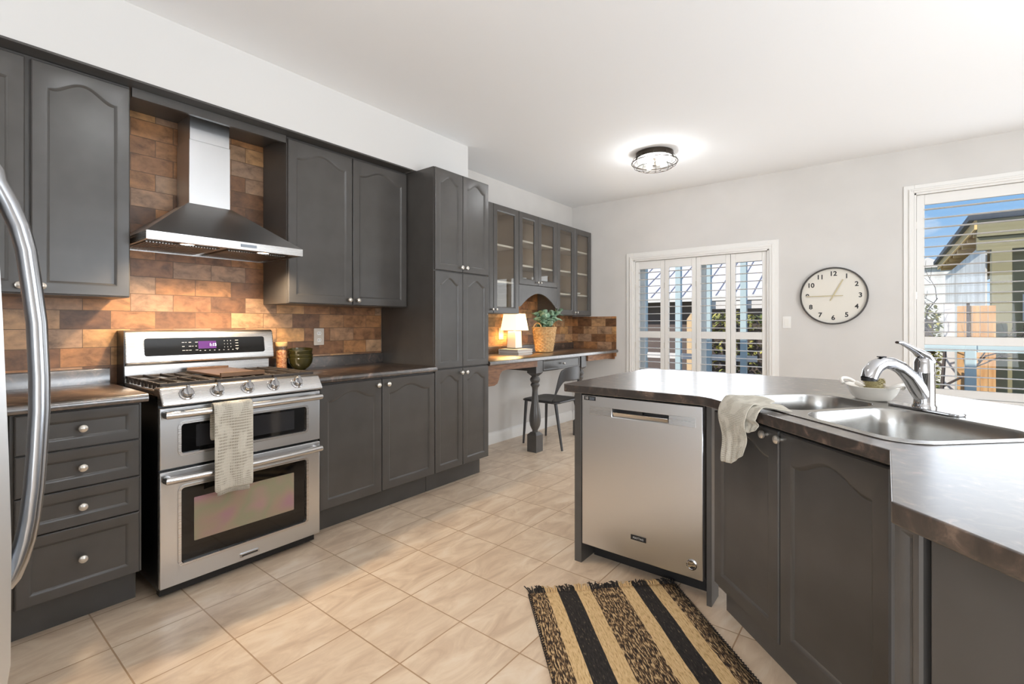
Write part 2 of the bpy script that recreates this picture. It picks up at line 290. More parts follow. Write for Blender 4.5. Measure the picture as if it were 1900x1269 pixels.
# ------------------------------------------------------------------ mesh helpers
class MB:
    def __init__(s): s.v = []; s.f = []; s.uv = None
    def add(s, vs, fs):
        o = len(s.v); s.v += [tuple(p) for p in vs]; s.f += [tuple(i + o for i in f) for f in fs]; return s
    def box(s, x0, x1, y0, y1, z0, z1):
        x0, x1 = sorted((x0, x1)); y0, y1 = sorted((y0, y1)); z0, z1 = sorted((z0, z1))
        v = [(x0, y0, z0), (x1, y0, z0), (x1, y1, z0), (x0, y1, z0), (x0, y0, z1), (x1, y0, z1), (x1, y1, z1), (x0, y1, z1)]
        return s.add(v, [(0, 3, 2, 1), (4, 5, 6, 7), (0, 1, 5, 4), (1, 2, 6, 5), (2, 3, 7, 6), (3, 0, 4, 7)])
    def lathe(s, prof, seg=24, c=(0, 0, 0), axis='z', closed_ends=True):
        v, f = [], []
        for r, z in prof:
            for i in range(seg):
                a = 2 * PI * i / seg
                x, y = r * math.cos(a), r * math.sin(a)
                p = (x, y, z) if axis == 'z' else ((x, -z, y) if axis == '-y' else (z, x, y))
                v.append((p[0] + c[0], p[1] + c[1], p[2] + c[2]))
        n = len(prof)
        for j in range(n - 1):
            for i in range(seg):
                k = (i + 1) % seg
                f.append((j * seg + i, j * seg + k, (j + 1) * seg + k, (j + 1) * seg + i))
        if closed_ends:
            f.append(tuple(range(seg))[::-1]); f.append(tuple((n - 1) * seg + i for i in range(seg)))
        return s.add(v, f)
    def tube(s, pts, rad, seg=10, ell=None, up=None):
        pts = [Vector(p) for p in pts]; n = len(pts)
        rads = rad if isinstance(rad, (list, tuple)) else [rad] * n
        v, f = [], []; prev = None
        for i, p in enumerate(pts):
            d = (pts[min(i + 1, n - 1)] - pts[max(i - 1, 0)]).normalized()
            if prev is None:
                h = Vector(up) if up else (Vector((0, 0, 1)) if abs(d.z) < 0.9 else Vector((1, 0, 0)))
                a = (h - d * h.dot(d)).normalized()
            else: a = (prev - d * prev.dot(d)).normalized()
            prev = a; bb = d.cross(a)
            for k in range(seg):
                t_ = 2 * PI * k / seg
                v.append(p + a * (rads[i] * math.cos(t_) * (ell[1] if ell else 1)) + bb * (rads[i] * math.sin(t_) * (ell[0] if ell else 1)))
        for i in range(n - 1):
            for k in range(seg):
                m = (k + 1) % seg
                f.append((i * seg + k, i * seg + m, (i + 1) * seg + m, (i + 1) * seg + k))
        f.append(tuple(range(seg))[::-1]); f.append(tuple((n - 1) * seg + k for k in range(seg)))
        return s.add(v, f)
    def prism(s, poly, a0, a1, plane='xz'):
        n = len(poly)
        def P(p, a): return {'xz': (p[0], a, p[1]), 'yz': (a, p[0], p[1]), 'xy': (p[0], p[1], a)}[plane]
        v = [P(p, a0) for p in poly] + [P(p, a1) for p in poly]
        f = [tuple(range(n)), tuple(range(n, 2 * n))[::-1]] + [(i, i + n, (i + 1) % n + n, (i + 1) % n) for i in range(n)]
        return s.add(v, f)
    def loft(s, loops, cap0=False, cap1=True):
        n = len(loops[0]); v = [p for l in loops for p in l]; f = []
        for j in range(len(loops) - 1):
            for i in range(n):
                k = (i + 1) % n; f.append((j * n + i, j * n + k, (j + 1) * n + k, (j + 1) * n + i))
        if cap0: f.append(tuple(range(n))[::-1])
        if cap1: f.append(tuple((len(loops) - 1) * n + i for i in range(n)))
        return s.add(v, f)
    def grid(s, P, nu, nv):
        """P[v][u] points; also keeps UVs"""
        s.uvs = []
        o = len(s.v)
        for row in P: s.v += [tuple(p) for p in row]
        for j in range(nv - 1):
            for i in range(nu - 1): s.f.append((o + j * nu + i, o + j * nu + i + 1, o + (j + 1) * nu + i + 1, o + (j + 1) * nu + i))
        s.uv = [(i / (nu - 1), j / (nv - 1)) for j in range(nv) for i in range(nu)]
        return s
    def build(s, name, m, parent=None, loc=None, bevel=0.0, smooth=True, rot=None, solid=0.0, sub=0, seg=2, ang=40):
        me = bpy.data.meshes.new(name); me.from_pydata(s.v, [], s.f)
        if s.uv:
            ul = me.uv_layers.new(name='UVMap')
            for lp in me.loops: ul.data[lp.index].uv = s.uv[lp.vertex_index]
        bm = bmesh.new(); bm.from_mesh(me); bmesh.ops.recalc_face_normals(bm, faces=bm.faces[:]); bm.to_mesh(me); bm.free()
        me.materials.append(m)
        if smooth:
            me.shade_smooth(); me.set_sharp_from_angle(angle=math.radians(ang))
        o = bpy.data.objects.new(name, me); COL.objects.link(o)
        if parent is not None: o.parent = parent
        if loc: o.location = loc
        if rot: o.rotation_euler = rot
        if solid:
            md = o.modifiers.new('solid', 'SOLIDIFY'); md.thickness = solid; md.offset = 0
        if bevel:
            md = o.modifiers.new('bevel', 'BEVEL'); md.width = bevel; md.segments = seg; md.limit_method = 'ANGLE'; md.angle_limit = math.radians(35)
        if sub:
            md = o.modifiers.new('sub', 'SUBSURF'); md.levels = sub; md.render_levels = sub
        return o

def tag(o, label, cat, group=None, kind=None):
    o['label'] = label; o['category'] = cat
    if group: o['group'] = group
    if kind: o['kind'] = kind
    return o
def thing(name, label, cat, loc=(0, 0, 0), rz=0.0, group=None):
    o = bpy.data.objects.new(name, None); COL.objects.link(o); o.empty_display_size = 0.1
    o.location = loc; o.rotation_euler = (0, 0, rz); return tag(o, label, cat, group)
def struct(o): o['kind'] = 'structure'; return o
def sroot(name, loc=(0, 0, 0)):
    o = bpy.data.objects.new(name, None); COL.objects.link(o); o.location = loc; return struct(o)
def copy_tree(o, parent=None):
    c = o.copy(); COL.objects.link(c)
    if parent is not None: c.parent = parent
    for ch in [x for x in list(COL.objects) if x.parent is o]: copy_tree(ch, c)
    return c
def text(body, size, m, parent, loc, rot, name='lettering', extrude=0.0004, bold=0.0, align='CENTER'):
    c = bpy.data.curves.new(name, 'FONT'); c.body = body; c.size = size; c.extrude = extrude; c.offset = bold
    c.align_x = align; c.align_y = 'CENTER'; c.materials.append(m)
    tmp = bpy.data.objects.new(name, c); COL.objects.link(tmp)
    me = bpy.data.meshes.new_from_object(tmp.evaluated_get(bpy.context.evaluated_depsgraph_get()))
    bpy.data.objects.remove(tmp); bpy.data.curves.remove(c); me.name = name
    o = bpy.data.objects.new(name, me); COL.objects.link(o); o.parent = parent; o.location = loc; o.rotation_euler = rot
    return o
Q = math.sqrt(0.5)
def sn(s, n, z=0.0): return ((s + n) * Q, (n - s) * Q, z)
def rrect(x0, x1, y0, y1, r, seg=6):
    pts = []
    for cx, cy, a0 in ((x1 - r, y0 + r, -PI / 2), (x1 - r, y1 - r, 0), (x0 + r, y1 - r, PI / 2), (x0 + r, y0 + r, PI)):
        for i in range(seg + 1):
            a = a0 + PI / 2 * i / seg; pts.append((cx + r * math.cos(a), cy + r * math.sin(a)))
    return pts
def plate_with_holes(outer, holes, z0, z1):
    """flat plate (2-D loops) with holes, as an MB"""
    bm = bmesh.new(); eds = []
    for lp in [outer] + holes:
        vs = [bm.verts.new((x, y, z1)) for x, y in lp]
        eds += [bm.edges.new((vs[i], vs[(i + 1) % len(vs)])) for i in range(len(vs))]
    bmesh.ops.triangle_fill(bm, use_beauty=True, edges=eds)
    ret = bmesh.ops.extrude_face_region(bm, geom=bm.faces[:])
    for g in ret['geom']:
        if isinstance(g, bmesh.types.BMVert): g.co.z = z0
    m = MB(); bm.verts.index_update()
    m.v = [tuple(v.co) for v in bm.verts]; m.f = [tuple(v.index for v in f.verts) for f in bm.faces]; bm.free()
    return m

# ------------------------------------------------------------------ cabinet fronts
def door_loop(w, h, st, o, A, y, N=20, top=None):
    xl, xr, zb = st + o, w - st - o, st + o
    zs = h - st - A - o if A else h - st - o
    pts = [(xl, y, zb), (xr, y, zb)]
    for i in range(N + 1):
        t_ = 1 - i / N
        z = zs + (A * math.sin(PI * min(max((t_ - 0.05) / 0.90, 0), 1)) ** 1.7 if A else 0)
        pts.append((xl + (xr - xl) * t_, y, z))
    return pts
def outer_loop(w, h, st, e, y, N=20):
    pts = [(e, y, e), (w - e, y, e)]
    for i in range(N + 1): 
        t_ = 1 - i / N; x = (e if i == N else (w - e if i == 0 else st + (w - 2 * st) * t_)); pts.append((x, y, h - e))
    return pts
def door_panel(name, w, h, parent, loc, A=0.0, st=0.055, th=0.02, m=None, panel=True):
    mb = MB(); L = [outer_loop(w, h, st, 0, th), outer_loop(w, h, st, 0, 0.004), outer_loop(w, h, st, 0.004, 0),
        door_loop(w, h, st, 0, A, 0), door_loop(w, h, st, 0.003, A, 0.0008), door_loop(w, h, st, 0.012, A, 0.0085)]
    if panel:
        L += [door_loop(w, h, st, 0.014, A, 0.0085)]
        mb.loft(L, cap0=True, cap1=True)
    else:
        L += [door_loop(w, h, st, 0.012, A, th)]
        L2 = L + [L[0]]; mb.loft(L2, False, False)
    return mb.build(name, m or PAINT, parent, loc, ang=28)
def knob(parent, x, z, r=0.015):
    return MB().lathe([(r * .45, 0), (r * .4, .010), (r * .75, .014), (r, .019), (r * .95, .025), (r * .5, .029), (0.001, .030)], 18, (x, 0, z), '-y').build('knob', NICKEL, parent)
def glass_door(w, h, parent, loc, kx, st=0.05):
    d = door_panel('door', w, h, parent, loc, 0.0, st, 0.02, panel=False)
    MB().box(st + .01, w - st - .01, .012, .015, st + .01, h - st - .01).build('glass_pane', PANE, d, smooth=False)
    knob(d, kx, 0.035, 0.012); return d
def lbox(mb, y0, y1, d0, d1, z0, z1): return mb.box(y0, y1, -d1, -d0, z0, z1)   # left-wall units: x runs along the wall, depth is distance from it
RZ = PI / 2

# ================================================================== STRUCTURE
W_BACK, CEIL = 5.28, 2.70
fl = struct(MB().box(-0.15, 5.75, -3.15, W_BACK + 0.2, -0.06, 0.0).build('floor', FLOORM, smooth=False))
ce = struct(MB().box(-0.15, 5.75, -3.15, W_BACK + 0.2, CEIL, CEIL + .1).build('ceiling', CEILP, smooth=False))
struct(MB().box(-0.15, 0.0, -3.15, W_BACK + .2, 0, CEIL).build('wall_left', WALLP, smooth=False))
struct(MB().box(5.6, 5.75, -3.15, 0.95, 0, CEIL).box(5.6, 5.75, 3.05, W_BACK + .2, 0, CEIL).box(5.6, 5.75, .95, 3.05, 0, .38).box(5.6, 5.75, .95, 3.05, 2.42, CEIL).build('wall_right', WALLP, smooth=False))
struct(MB().box(0, 2.55, -3.15, -3.0, 0, CEIL).box(5.25, 5.6, -3.15, -3.0, 0, CEIL).box(2.55, 5.25, -3.15, -3.0, 0, .26).box(2.55, 5.25, -3.15, -3.0, 2.34, CEIL).build('wall_front', WALLP, smooth=False))
# unseen windows, added in the front and right walls to frame the fill lamps
w2 = sroot('added_window_front')
fm = MB()
for x in (2.56, 3.44, 4.30, 5.18): fm.box(x, x + .06, -3.10, -3.04, .26, 2.34)
fm.box(2.56, 5.24, -3.10, -3.04, .26, .33).box(2.56, 5.24, -3.10, -3.04, 2.27, 2.34); fm.build('sash', WHITE, w2, smooth=False)
MB().box(2.6, 5.2, -3.075, -3.07, .3, 2.3).build('pane', WINGL, w2, smooth=False)
w3 = sroot('added_window_right')
fm = MB()
for y in (.96, 1.97, 2.98): fm.box(5.64, 5.70, y, y + .06, .38, 2.42)
fm.box(5.64, 5.70, .96, 3.04, .38, .45).box(5.64, 5.70, .96, 3.04, 2.35, 2.42); fm.build('sash', WHITE, w3, smooth=False)
MB().box(5.665, 5.67, 1.0, 3.0, .42, 2.38).build('pane', WINGL, w3, smooth=False)
# back wall with the door opening and the window opening
DX0, DX1, DZ1 = 0.835, 2.245, 1.955
WX0, WX1, WZ0, WZ1 = 3.345, 4.75, 0.60, 2.315
wb = MB(); B0, B1 = W_BACK, W_BACK + 0.2
wb.box(0, DX0, B0, B1, 0, CEIL).box(DX0, DX1, B0, B1, DZ1, CEIL).box(DX1, WX0, B0, B1, 0, CEIL)
wb.box(WX0, WX1, B0, B1, WZ1, CEIL).box(WX0, WX1, B0, B1, 0, WZ0).box(WX1, 5.6, B0, B1, 0, CEIL)
struct(wb.build('wall_back', WALLP, smooth=False))
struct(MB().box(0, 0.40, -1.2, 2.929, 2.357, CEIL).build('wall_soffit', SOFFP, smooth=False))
struct(MB().box(0, 0.403, -1.2, 2.33, 2.347, 2.3565).build('trim_1', PAINT, smooth=False))
struct(MB().box(0.30, 0.322, 0.682, 1.426, 2.302, 2.346).build('trim_2', PAINT, smooth=False))
# baseboards
def baseboard(name, x0, x1, y0, y1, side):
    mb = MB()
    if side == 'L': mb.prism([(0, 0), (.016, 0), (.016, .085), (.012, .10), (.006, .115), (0, .12)], y0, y1, 'xz')
    else: mb.prism([(W_BACK, 0), (W_BACK - .016, 0), (W_BACK - .016, .085), (W_BACK - .012, .10), (W_BACK - .006, .115), (W_BACK, .12)], x0, x1, 'yz')
    return struct(mb.build(name, WHITE))
baseboard('baseboard_left', 0, 0, 2.95, 5.264, 'L'); baseboard('baseboard_back', 0.017, 0.742, 0, 0, 'B'); 
# tiled backsplashes
bs = MB(); bs.box(0, .010, -1.2, 0.66, 0.99, 1.345).box(0, .010, 0.66, 1.45, 0.90, 2.346).box(0, .010, 1.45, 2.345, 0.99, 1.345)
struct(bs.build('wall_tile_range', SPLASH_L, smooth=False))
struct(MB().box(0, .010, 2.931, 5.27, 0.91, 1.64).build('wall_tile_desk', SPLASH_L, smooth=False))
struct(MB().box(0.0105, 0.614, W_BACK - .010, W_BACK, 0.83, 1.309).build('wall_tile_corner', SPLASH_B, smooth=False))

# --- window and door casings
def casing(x0, x1, z0, z1, w, bottom=True):
    """picture-frame moulding round an opening in the back wall"""
    mb = MB()
    for a, b_, y in ((0.0, w, .012), (0.006, w * .55, .02), (w * .30, w * .5, .024)):
        mb.box(x0 - b_, x0 - a, W_BACK - y, W_BACK, z0 if not bottom else z0 - b_, z1 + b_)
        mb.box(x1 + a, x1 + b_, W_BACK - y, W_BACK, z0 if not bottom else z0 - b_, z1 + b_)
        mb.box(x0 - a, x1 + a, W_BACK - y, W_BACK, z1 + a, z1 + b_)
        if bottom: mb.box(x0 - a, x1 + a, W_BACK - y, W_BACK, z0 - b_, z0 - a)
    return mb
d1 = sroot('door_1')
casing(DX0, DX1, 0, DZ1, 0.088, False).build('casing', WHITE, d1, bevel=.003)
MB().box(DX0, DX0 + .012, W_BACK - .012, W_BACK + .2, 0, DZ1).box(DX1 - .012, DX1, W_BACK - .012, W_BACK + .2, 0, DZ1).box(DX0, DX1, W_BACK - .012, W_BACK + .2, DZ1 - .012, DZ1).build('jamb', WHITE, d1, smooth=False)
sash = MB()
for x0, x1, y in ((DX0 + .02, DX0 + .085, 5.40), (1.53, 1.61, 5.40), (1.50, 1.56, 5.44), (DX1 - .085, DX1 - .02, 5.44)):
    sash.box(x0, x1, y, y + .035, 0.05, DZ1 - .02)
sash.box(DX0 + .02, 1.61, 5.40, 5.435, 0.05, .13).box(1.5, DX1 - .02, 5.44, 5.475, .05, .13).box(DX0 + .02, 1.61, 5.40, 5.435, DZ1 - .09, DZ1 - .02).box(1.5, DX1 - .02, 5.44, 5.475, DZ1 - .09, DZ1 - .02)
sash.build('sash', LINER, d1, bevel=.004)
MB().box(DX0 + .06, 1.56, 5.415, 5.42, .1, DZ1 - .06).box(1.54, DX1 - .06, 5.455, 5.46, .1, DZ1 - .06).build('pane', WINGL, d1, smooth=False)
w1 = sroot('window_1')
casing(WX0, WX1, WZ0, WZ1, 0.072).build('casing', WHITE, w1, bevel=.003)
MB().box(WX0, WX0 + .012, W_BACK - .012, W_BACK + .2, WZ0, WZ1).box(WX1 - .012, WX1, W_BACK - .012, W_BACK + .2, WZ0, WZ1).box(WX0, WX1, W_BACK - .012, W_BACK + .2, WZ1 - .012, WZ1).box(WX0, WX1, W_BACK - .012, W_BACK + .2, WZ0, WZ0 + .012).build('jamb', WHITE, w1, smooth=False)
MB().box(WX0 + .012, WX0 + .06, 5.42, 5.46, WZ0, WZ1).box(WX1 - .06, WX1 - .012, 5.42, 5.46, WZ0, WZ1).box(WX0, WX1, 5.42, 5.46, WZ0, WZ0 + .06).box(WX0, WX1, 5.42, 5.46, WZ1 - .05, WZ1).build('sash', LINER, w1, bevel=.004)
MB().box(WX0 + .05, WX1 - .05, 5.438, 5.443, WZ0 + .05, WZ1 - .04).build('pane', WINGL, w1, smooth=False)

# --- plantation shutters
def shutter(label, x0, x1, z0, z1, rails, gaps, step, group, tilt, stile=0.042):
    """rails = [(z0,z1)] clear louvre fields"""
    r = thing('plantation_shutter', label, 'shutter', (x0, W_BACK + .012, z0), 0, group)
    w, h = x1 - x0, z1 - z0; th = 0.03
    fm = MB().box(0, stile, 0, th, 0, h).box(w - stile, w, 0, th, 0, h)
    zz = [0] + [v - z0 for ab in rails for v in ab] + [h]
    for i in range(0, len(zz), 2): fm.box(stile, w - stile, 0.001, th - .001, zz[i], zz[i + 1])
    fm.build('frame', WHITE, r, bevel=.003)
    for k in (0.15, 0.5, 0.85):
        MB().box(-0.004 if 'right' not in label else w - .002, .002 if 'right' not in label else w + .004, -.005, .004, h * k - .03, h * k + .03).build('hinge', NICKEL, r, smooth=False)
    for (a, b_), tl in zip(rails, tilt):
        n = max(1, round((b_ - a) / step)); lv = MB(); dz = (b_ - a) / n
        for i in range(n):
            c = a - z0 + dz * (i + .5); L, T = 0.034, 0.0045
            ca, sa = math.cos(tl), math.sin(tl); prof = []
            for k in range(12):
                t_ = 2 * PI * k / 12; u, v = L * math.cos(t_), T * math.sin(t_); prof.append((th / 2 + u * ca - v * sa, c + u * sa + v * ca))
            lv.prism(prof, stile - .002, w - stile + .002, 'yz')
        lv.build('louvers', WHITE, r)
    return r
DSH = [(0.849, 1.195), (1.195, 1.542), (1.542, 1.888), (1.888, 2.231)]
for i, ((a, b_), lab) in enumerate(zip(DSH, ('white plantation shutter panel leftmost on the patio door, next to the tiled corner',
        'white plantation shutter panel on the patio door, second from the tiled corner',
        'white plantation shutter panel on the patio door, second from the light switch',
        'white plantation shutter panel on the right edge of the patio door, nearest the light switch'))):
    shutter(lab, a + .002, b_ - .002, 0.02, 1.94, [(0.12, 1.060), (1.135, 1.85)], None, 0.079, 'shutters on the patio door', (0.0, 0.0), 0.046)
shutter('large white plantation shutter on the window beyond the sink', WX0 + .014, WX1 - .014, WZ0 + .014, WZ1 - .014, [(WZ0 + .08, 1.043), (1.111, 2.215)], None, 0.0785, None, (0.0, 0.0), 0.052)

# ================================================================== LEFT RUN
TOE, BH = 0.10, 0.876
def carcass(root, w, depth, z0, z1, toe=True, m=PAINT):
    c = MB(); lbox(c, 0, w, 0.012, depth, z0, z1); c.build('carcass', m, root, bevel=.001, smooth=False)
    if toe: lbox(MB(), .001, w - .001, 0.02, 0.53, 0, z0 + .001).build('toe_kick', PAINT, root, smooth=False)
# far-left base cabinet, mostly behind the fridge handle
r = thing('base_cabinet', 'dark grey base cabinet at the left edge, behind the fridge handle', 'cabinet', (0, -0.62, 0), RZ)
carcass(r, 0.865, 0.61, 0.145, BH)
d = door_panel('door', 0.84, 0.72, r, (0.012, -0.63, 0.15), 0.045); knob(d, 0.80, 0.66)
# drawer bank
r = thing('drawer_cabinet', 'dark grey base cabinet with a stack of four drawers left of the range', 'cabinet', (0, 0.247, 0), RZ)
carcass(r, 0.398, 0.61, 0.145, BH)
for z0, z1 in ((0.15, 0.408), (0.412, 0.56), (0.564, 0.718), (0.722, 0.872)):
    dr = door_panel('drawer', 0.376, z1 - z0, r, (0.012, -0.63, z0), 0.0, 0.036); knob(dr, 0.188, (z1 - z0) / 2 + .002)
# right base cabinet
r = thing('base_cabinet', 'dark grey two-door base cabinet between the range and the tall pantry', 'cabinet', (0, 1.452, 0), RZ)
carcass(r, 0.893, 0.61, 0.145, BH)
for x0, x1, kx in ((0.012, 0.437, .39), (0.443, 0.890, .035)):
    d = door_panel('door', x1 - x0, 0.716, r, (x0, -0.63, 0.15), 0.045, 0.048); knob(d, kx, 0.68)
# pantry
r = thing('pantry_cabinet', 'tall dark grey pantry cabinet with six arched doors in three tiers', 'cabinet', (0, 2.347, 0), RZ)
carcass(r, 0.582, 0.61, 0.145, 2.345)
for z0, z1, kz in ((0.15, 0.884, .70), (0.892, 1.598, None), (1.606, 2.34, .035)):
    for x0, x1, kx in ((0.003, 0.282, .255), (0.286, 0.580, .025)):
        d = door_panel('door', x1 - x0, z1 - z0, r, (x0, -0.63, z0), 0.045, 0.042)
        if kz: knob(d, kx, kz)
# uppers
r = thing('wall_cabinet', 'dark grey wall cabinet left of the range hood with arched doors', 'cabinet', (0, -0.1, 0), RZ)
carcass(r, 0.774, 0.31, 1.34, 2.346, False)
for x0, x1, kx in ((0.006, 0.42, .395), (0.438, 0.772, .03)):
    d = door_panel('door', x1 - x0, 0.988, r, (x0, -0.33, 1.343), 0.052, 0.046); knob(d, kx, .032)
r = thing('wall_cabinet', 'dark grey two-door wall cabinet between the range hood and the pantry', 'cabinet', (0, 1.434, 0), RZ)
carcass(r, 0.911, 0.31, 1.34, 2.346, False)
for x0, x1, kx in ((0.003, 0.441, .41), (0.447, 0.904, .032)):
    d = door_panel('door', x1 - x0, 0.988, r, (x0, -0.33, 1.343), 0.052, 0.046); knob(d, kx, .032)

# countertops of the left run
def left_counter(label, y0, y1):
    r = thing('countertop', label, 'countertop', (0, y0, BH), RZ)
    L = y1 - y0; prof = [(0.012, 0.001), (0.640, 0.001), (0.652, 0.006), (0.656, 0.018), (0.652, 0.031), (0.642, 0.038), (0.012, 0.038)]
    MB().prism([(-d_, z) for d_, z in prof], 0, L, 'yz').build('worktop', COUNTER, r)
    MB().prism([(-d_, z) for d_, z in ((.012, .0385), (.032, .0385), (.032, .108), (.028, .113), (.012, .113))], 0, L, 'yz').build('backsplash_strip', COUNTER, r)
    return r
left_counter('dark mottled countertop with a low upstand, left of the range', -0.62, 0.660)
left_counter('dark mottled countertop between the range and the pantry', 1.452, 2.346)

# ================================================================== RANGE
r = thing('gas_range', 'stainless steel double-oven gas range with black sides', 'range', (0, 0.692, 0), RZ)
RW = 0.742
lbox(MB(), 0, RW, .03, .655, .045, .90).build('body', BLACK, r, bevel=.003)
for x in (.05, RW - .05):
    for d_ in (.08, .56): MB().lathe([(.018, 0), (.018, .05)], 12, (x, -d_, 0)).build('foot', BLACKM, r)
lbox(MB(), .01, RW - .01, .60, .64, .012, .06).build('kick_panel', BLACKM, r, smooth=False)
# cooktop
mb = MB(); mb.prism([(-.11, .90), (-.648, .90), (-.648, .918), (-.11, .918)], 0.004, RW - .004, 'yz'); mb.build('cooktop', STEEL, r, bevel=.004)
cp = MB(); cp.prism([(-.60, .90), (-.60, .931), (-.648, .936), (-.672, .930), (-.712, .872), (-.712, .856), (-.655, .856)], 0.0, RW, 'yz')
cp.build('control_panel', STEEL, r, bevel=.006, seg=3)
# sloped face normal for the knobs
for x in (0.098, 0.222, 0.357, 0.482, 0.606):
    k = MB(); k.lathe([(.031, 0), (.031, .004), (.024, .007), (.022, .024), (.018, .029), (.001, .030)], 22, (0, 0, 0), '-y')
    k.box(-.0065, .0065, -.043, -.02, -.023, .023)
    k.build('knob', CHROME, r, (x, -.692, .901), .0015, rot=(-0.60, 0, 0))
# backguard
mb = MB(); lbox(mb, .01, RW - .005, .012, .10, .90, 1.0).build('riser', STEEL, r, bevel=.003)
mb = MB(); mb.prism([(-.012, 1.0), (-.125, 1.0), (-.150, 1.012), (-.150, 1.03), (-.128, 1.165), (-.118, 1.178), (-.10, 1.182), (-.012, 1.182)], 0.004, RW + .004, 'yz')
bg = mb.build('backguard', STEEL, r, bevel=.006, seg=3)
lbox(MB(), 0.0, 0.003, .012, .14, .90, 1.18).build('backguard_side', BLACK, r, smooth=False)
TILT = -0.165
pan = MB().prism(rrect(-.302, .302, -.047, .047, .012), 0, .006, 'xz').build('display_panel', OVENGL, bg, (.386, -.1445, 1.093), rot=(TILT, 0, 0))
MB().box(-.045, .045, -.001, .001, -.02, .022).build('screen', DISPLAY, pan, (-.012, -.001, .004), smooth=False)
text('1:15', .022, DIGIT, pan, (.016, -.0025, .004), (PI / 2, 0, 0), 'clock_digits')
mk = MB(); rnd = random.Random(3)
for i in range(5):
    for j in range(3):
        if rnd.random() < .85: mk.box(-.135 + i * .016, -.135 + i * .016 + rnd.choice((.006, .009, .012)), -.0012, 0, .020 - j * .022, .0225 - j * .022)
for i in range(9): mk.box(-.052 + i * .024, -.052 + i * .024 + .007, -.0012, 0, -.028, -.0255)
for i in range(3):
    for j in range(3): mk.box(.075 + i * .017, .078 + i * .017, -.0012, 0, .024 - j * .018, .027 - j * .018)
for j in range(4): mk.box(.135, .152, -.0012, 0, .026 - j * .016, .0285 - j * .016)
mk.build('markings', MARK, pan, (0, -.0005, 0), smooth=False)
# grates and burners
for x0, x1, nm in ((.012, .232, 'left'), (.240, .500, 'mid'), (.508, RW - .012, 'right')):
    g = MB(); d0, d1, z0, z1 = .125, .632, .936, .950
    for d_ in (d0, (d0 + d1) / 2, d1): lbox(g, x0, x1, d_ - .006, d_ + .006, z0, z1)
    for x in (x0 + .006, x1 - .006): lbox(g, x - .006, x + .006, d0, d1, z0, z1)
    for i in range(1, 3):
        x = x0 + (x1 - x0) * i / 3; lbox(g, x - .004, x + .004, d0, d1, z0 + .002, z1 + .003)
    for x in (x0 + .006, (x0 + x1) / 2, x1 - .006):
        for d_ in (d0 + .006, (d0 + d1) / 2, d1 - .006): lbox(g, x - .006, x + .006, d_ - .006, d_ + .006, .918, z0)
    for i in range(9): lbox(g, x0 - .003, x0 + .006, d0 + .03 + i * .056, d0 + .052 + i * .056, .921, z1)
    gr = g.build('grate', IRON, r, bevel=.002)
    if nm != 'mid':
        for d_ in (.24, .50): MB().lathe([(.048, .918), (.046, .926), (.032, .928), (.032, .934), (.001, .935)], 20, ((x0 + x1) / 2, -d_, 0)).build('burner', BLACKM, r)
# oven doors
def oven_door(nm, z0, z1, wz0, wz1, hz, inner=None):
    d = MB()
    outer = [(0.0, z0), (RW, z0), (RW, z1), (0.0, z1)]
    mbx = plate_with_holes([(0, z0), (RW, z0), (RW, z1), (0, z1)], [rrect(.075, RW - .075, wz0, wz1, .018)], 0, .024)
    m2 = MB(); m2.v = [(x, -.683 + .024 - z_, y_) for x, y_, z_ in mbx.v]; m2.f = mbx.f
    dr = m2.build(nm, STEELV, r, bevel=.003)
    lp = [rrect(.075 - e_, RW - .075 + e_, wz0 - e_, wz1 + e_, .018 + e_) for e_ in (0.0, .008, .008, -.004, -.004)]
    ys = (-.684, -.684, -.688, -.688, -.672)
    fr = MB(); fr.loft([[(x, y_, z) for x, z in l] for l, y_ in zip(lp, ys)], False, False); fr.build('window_trim', STEEL, dr)
    MB().prism(rrect(.073, RW - .073, wz0 - .002, wz1 + .002, .016), -.676, -.668, 'xz').build('oven_window', OVENGL, dr)
    if inner:
        MB().prism(rrect(*inner, .004), -.6775, -.676, 'xz').build('inner_glass', OVENWIN if z0 < .1 else OVENDK, dr)
    h = MB(); h.tube([(.018, -.700, hz)] + [(.018 + (RW - .036) * i / 20, -.722 - .012 * math.sin(PI * i / 20), hz) for i in range(0, 21)] + [(RW - .018, -.700, hz)], [.016] + [.0165] * 21 + [.016], 14)
    h.build('handle', STEEL, dr)
    for x in (.03, RW - .03): MB().tube([(x, -.683, hz), (x, -.722, hz)], .012, 10).build('handle_post', STEEL, dr)
    return dr
oven_door('upper_door', 0.578, 0.846, 0.632, 0.772, 0.818, (.14, .60, .655, .755))
ld = oven_door('lower_door', 0.058, 0.566, 0.142, 0.487, 0.535, (.132, .598, .228, .425))
MB().prism(rrect(.325, .415, .076, .094, .003), -.689, -.683, 'xz').build('badge', CHROME, ld)
MB().box(.333, .407, -.690, -.689, .082, .088).build('badge_inset', BLACKM, ld, smooth=False)
# griddle plate on the middle grate
gp = thing('griddle_plate', 'brown metal griddle plate lying on the middle of the range', 'griddle', (0.36, 0.692 + .37, .9535), RZ)
MB().prism(rrect(-.105, .115, -.235, .205, .01), 0, .012, 'xy').build('plate', GRID, gp, bevel=.003)
for y0, y1 in ((-.245, -.232), (.203, .212)): MB().box(-.10, .11, y0, y1, 0.0, .022).build('raised_rim', GRID, gp, bevel=.002)

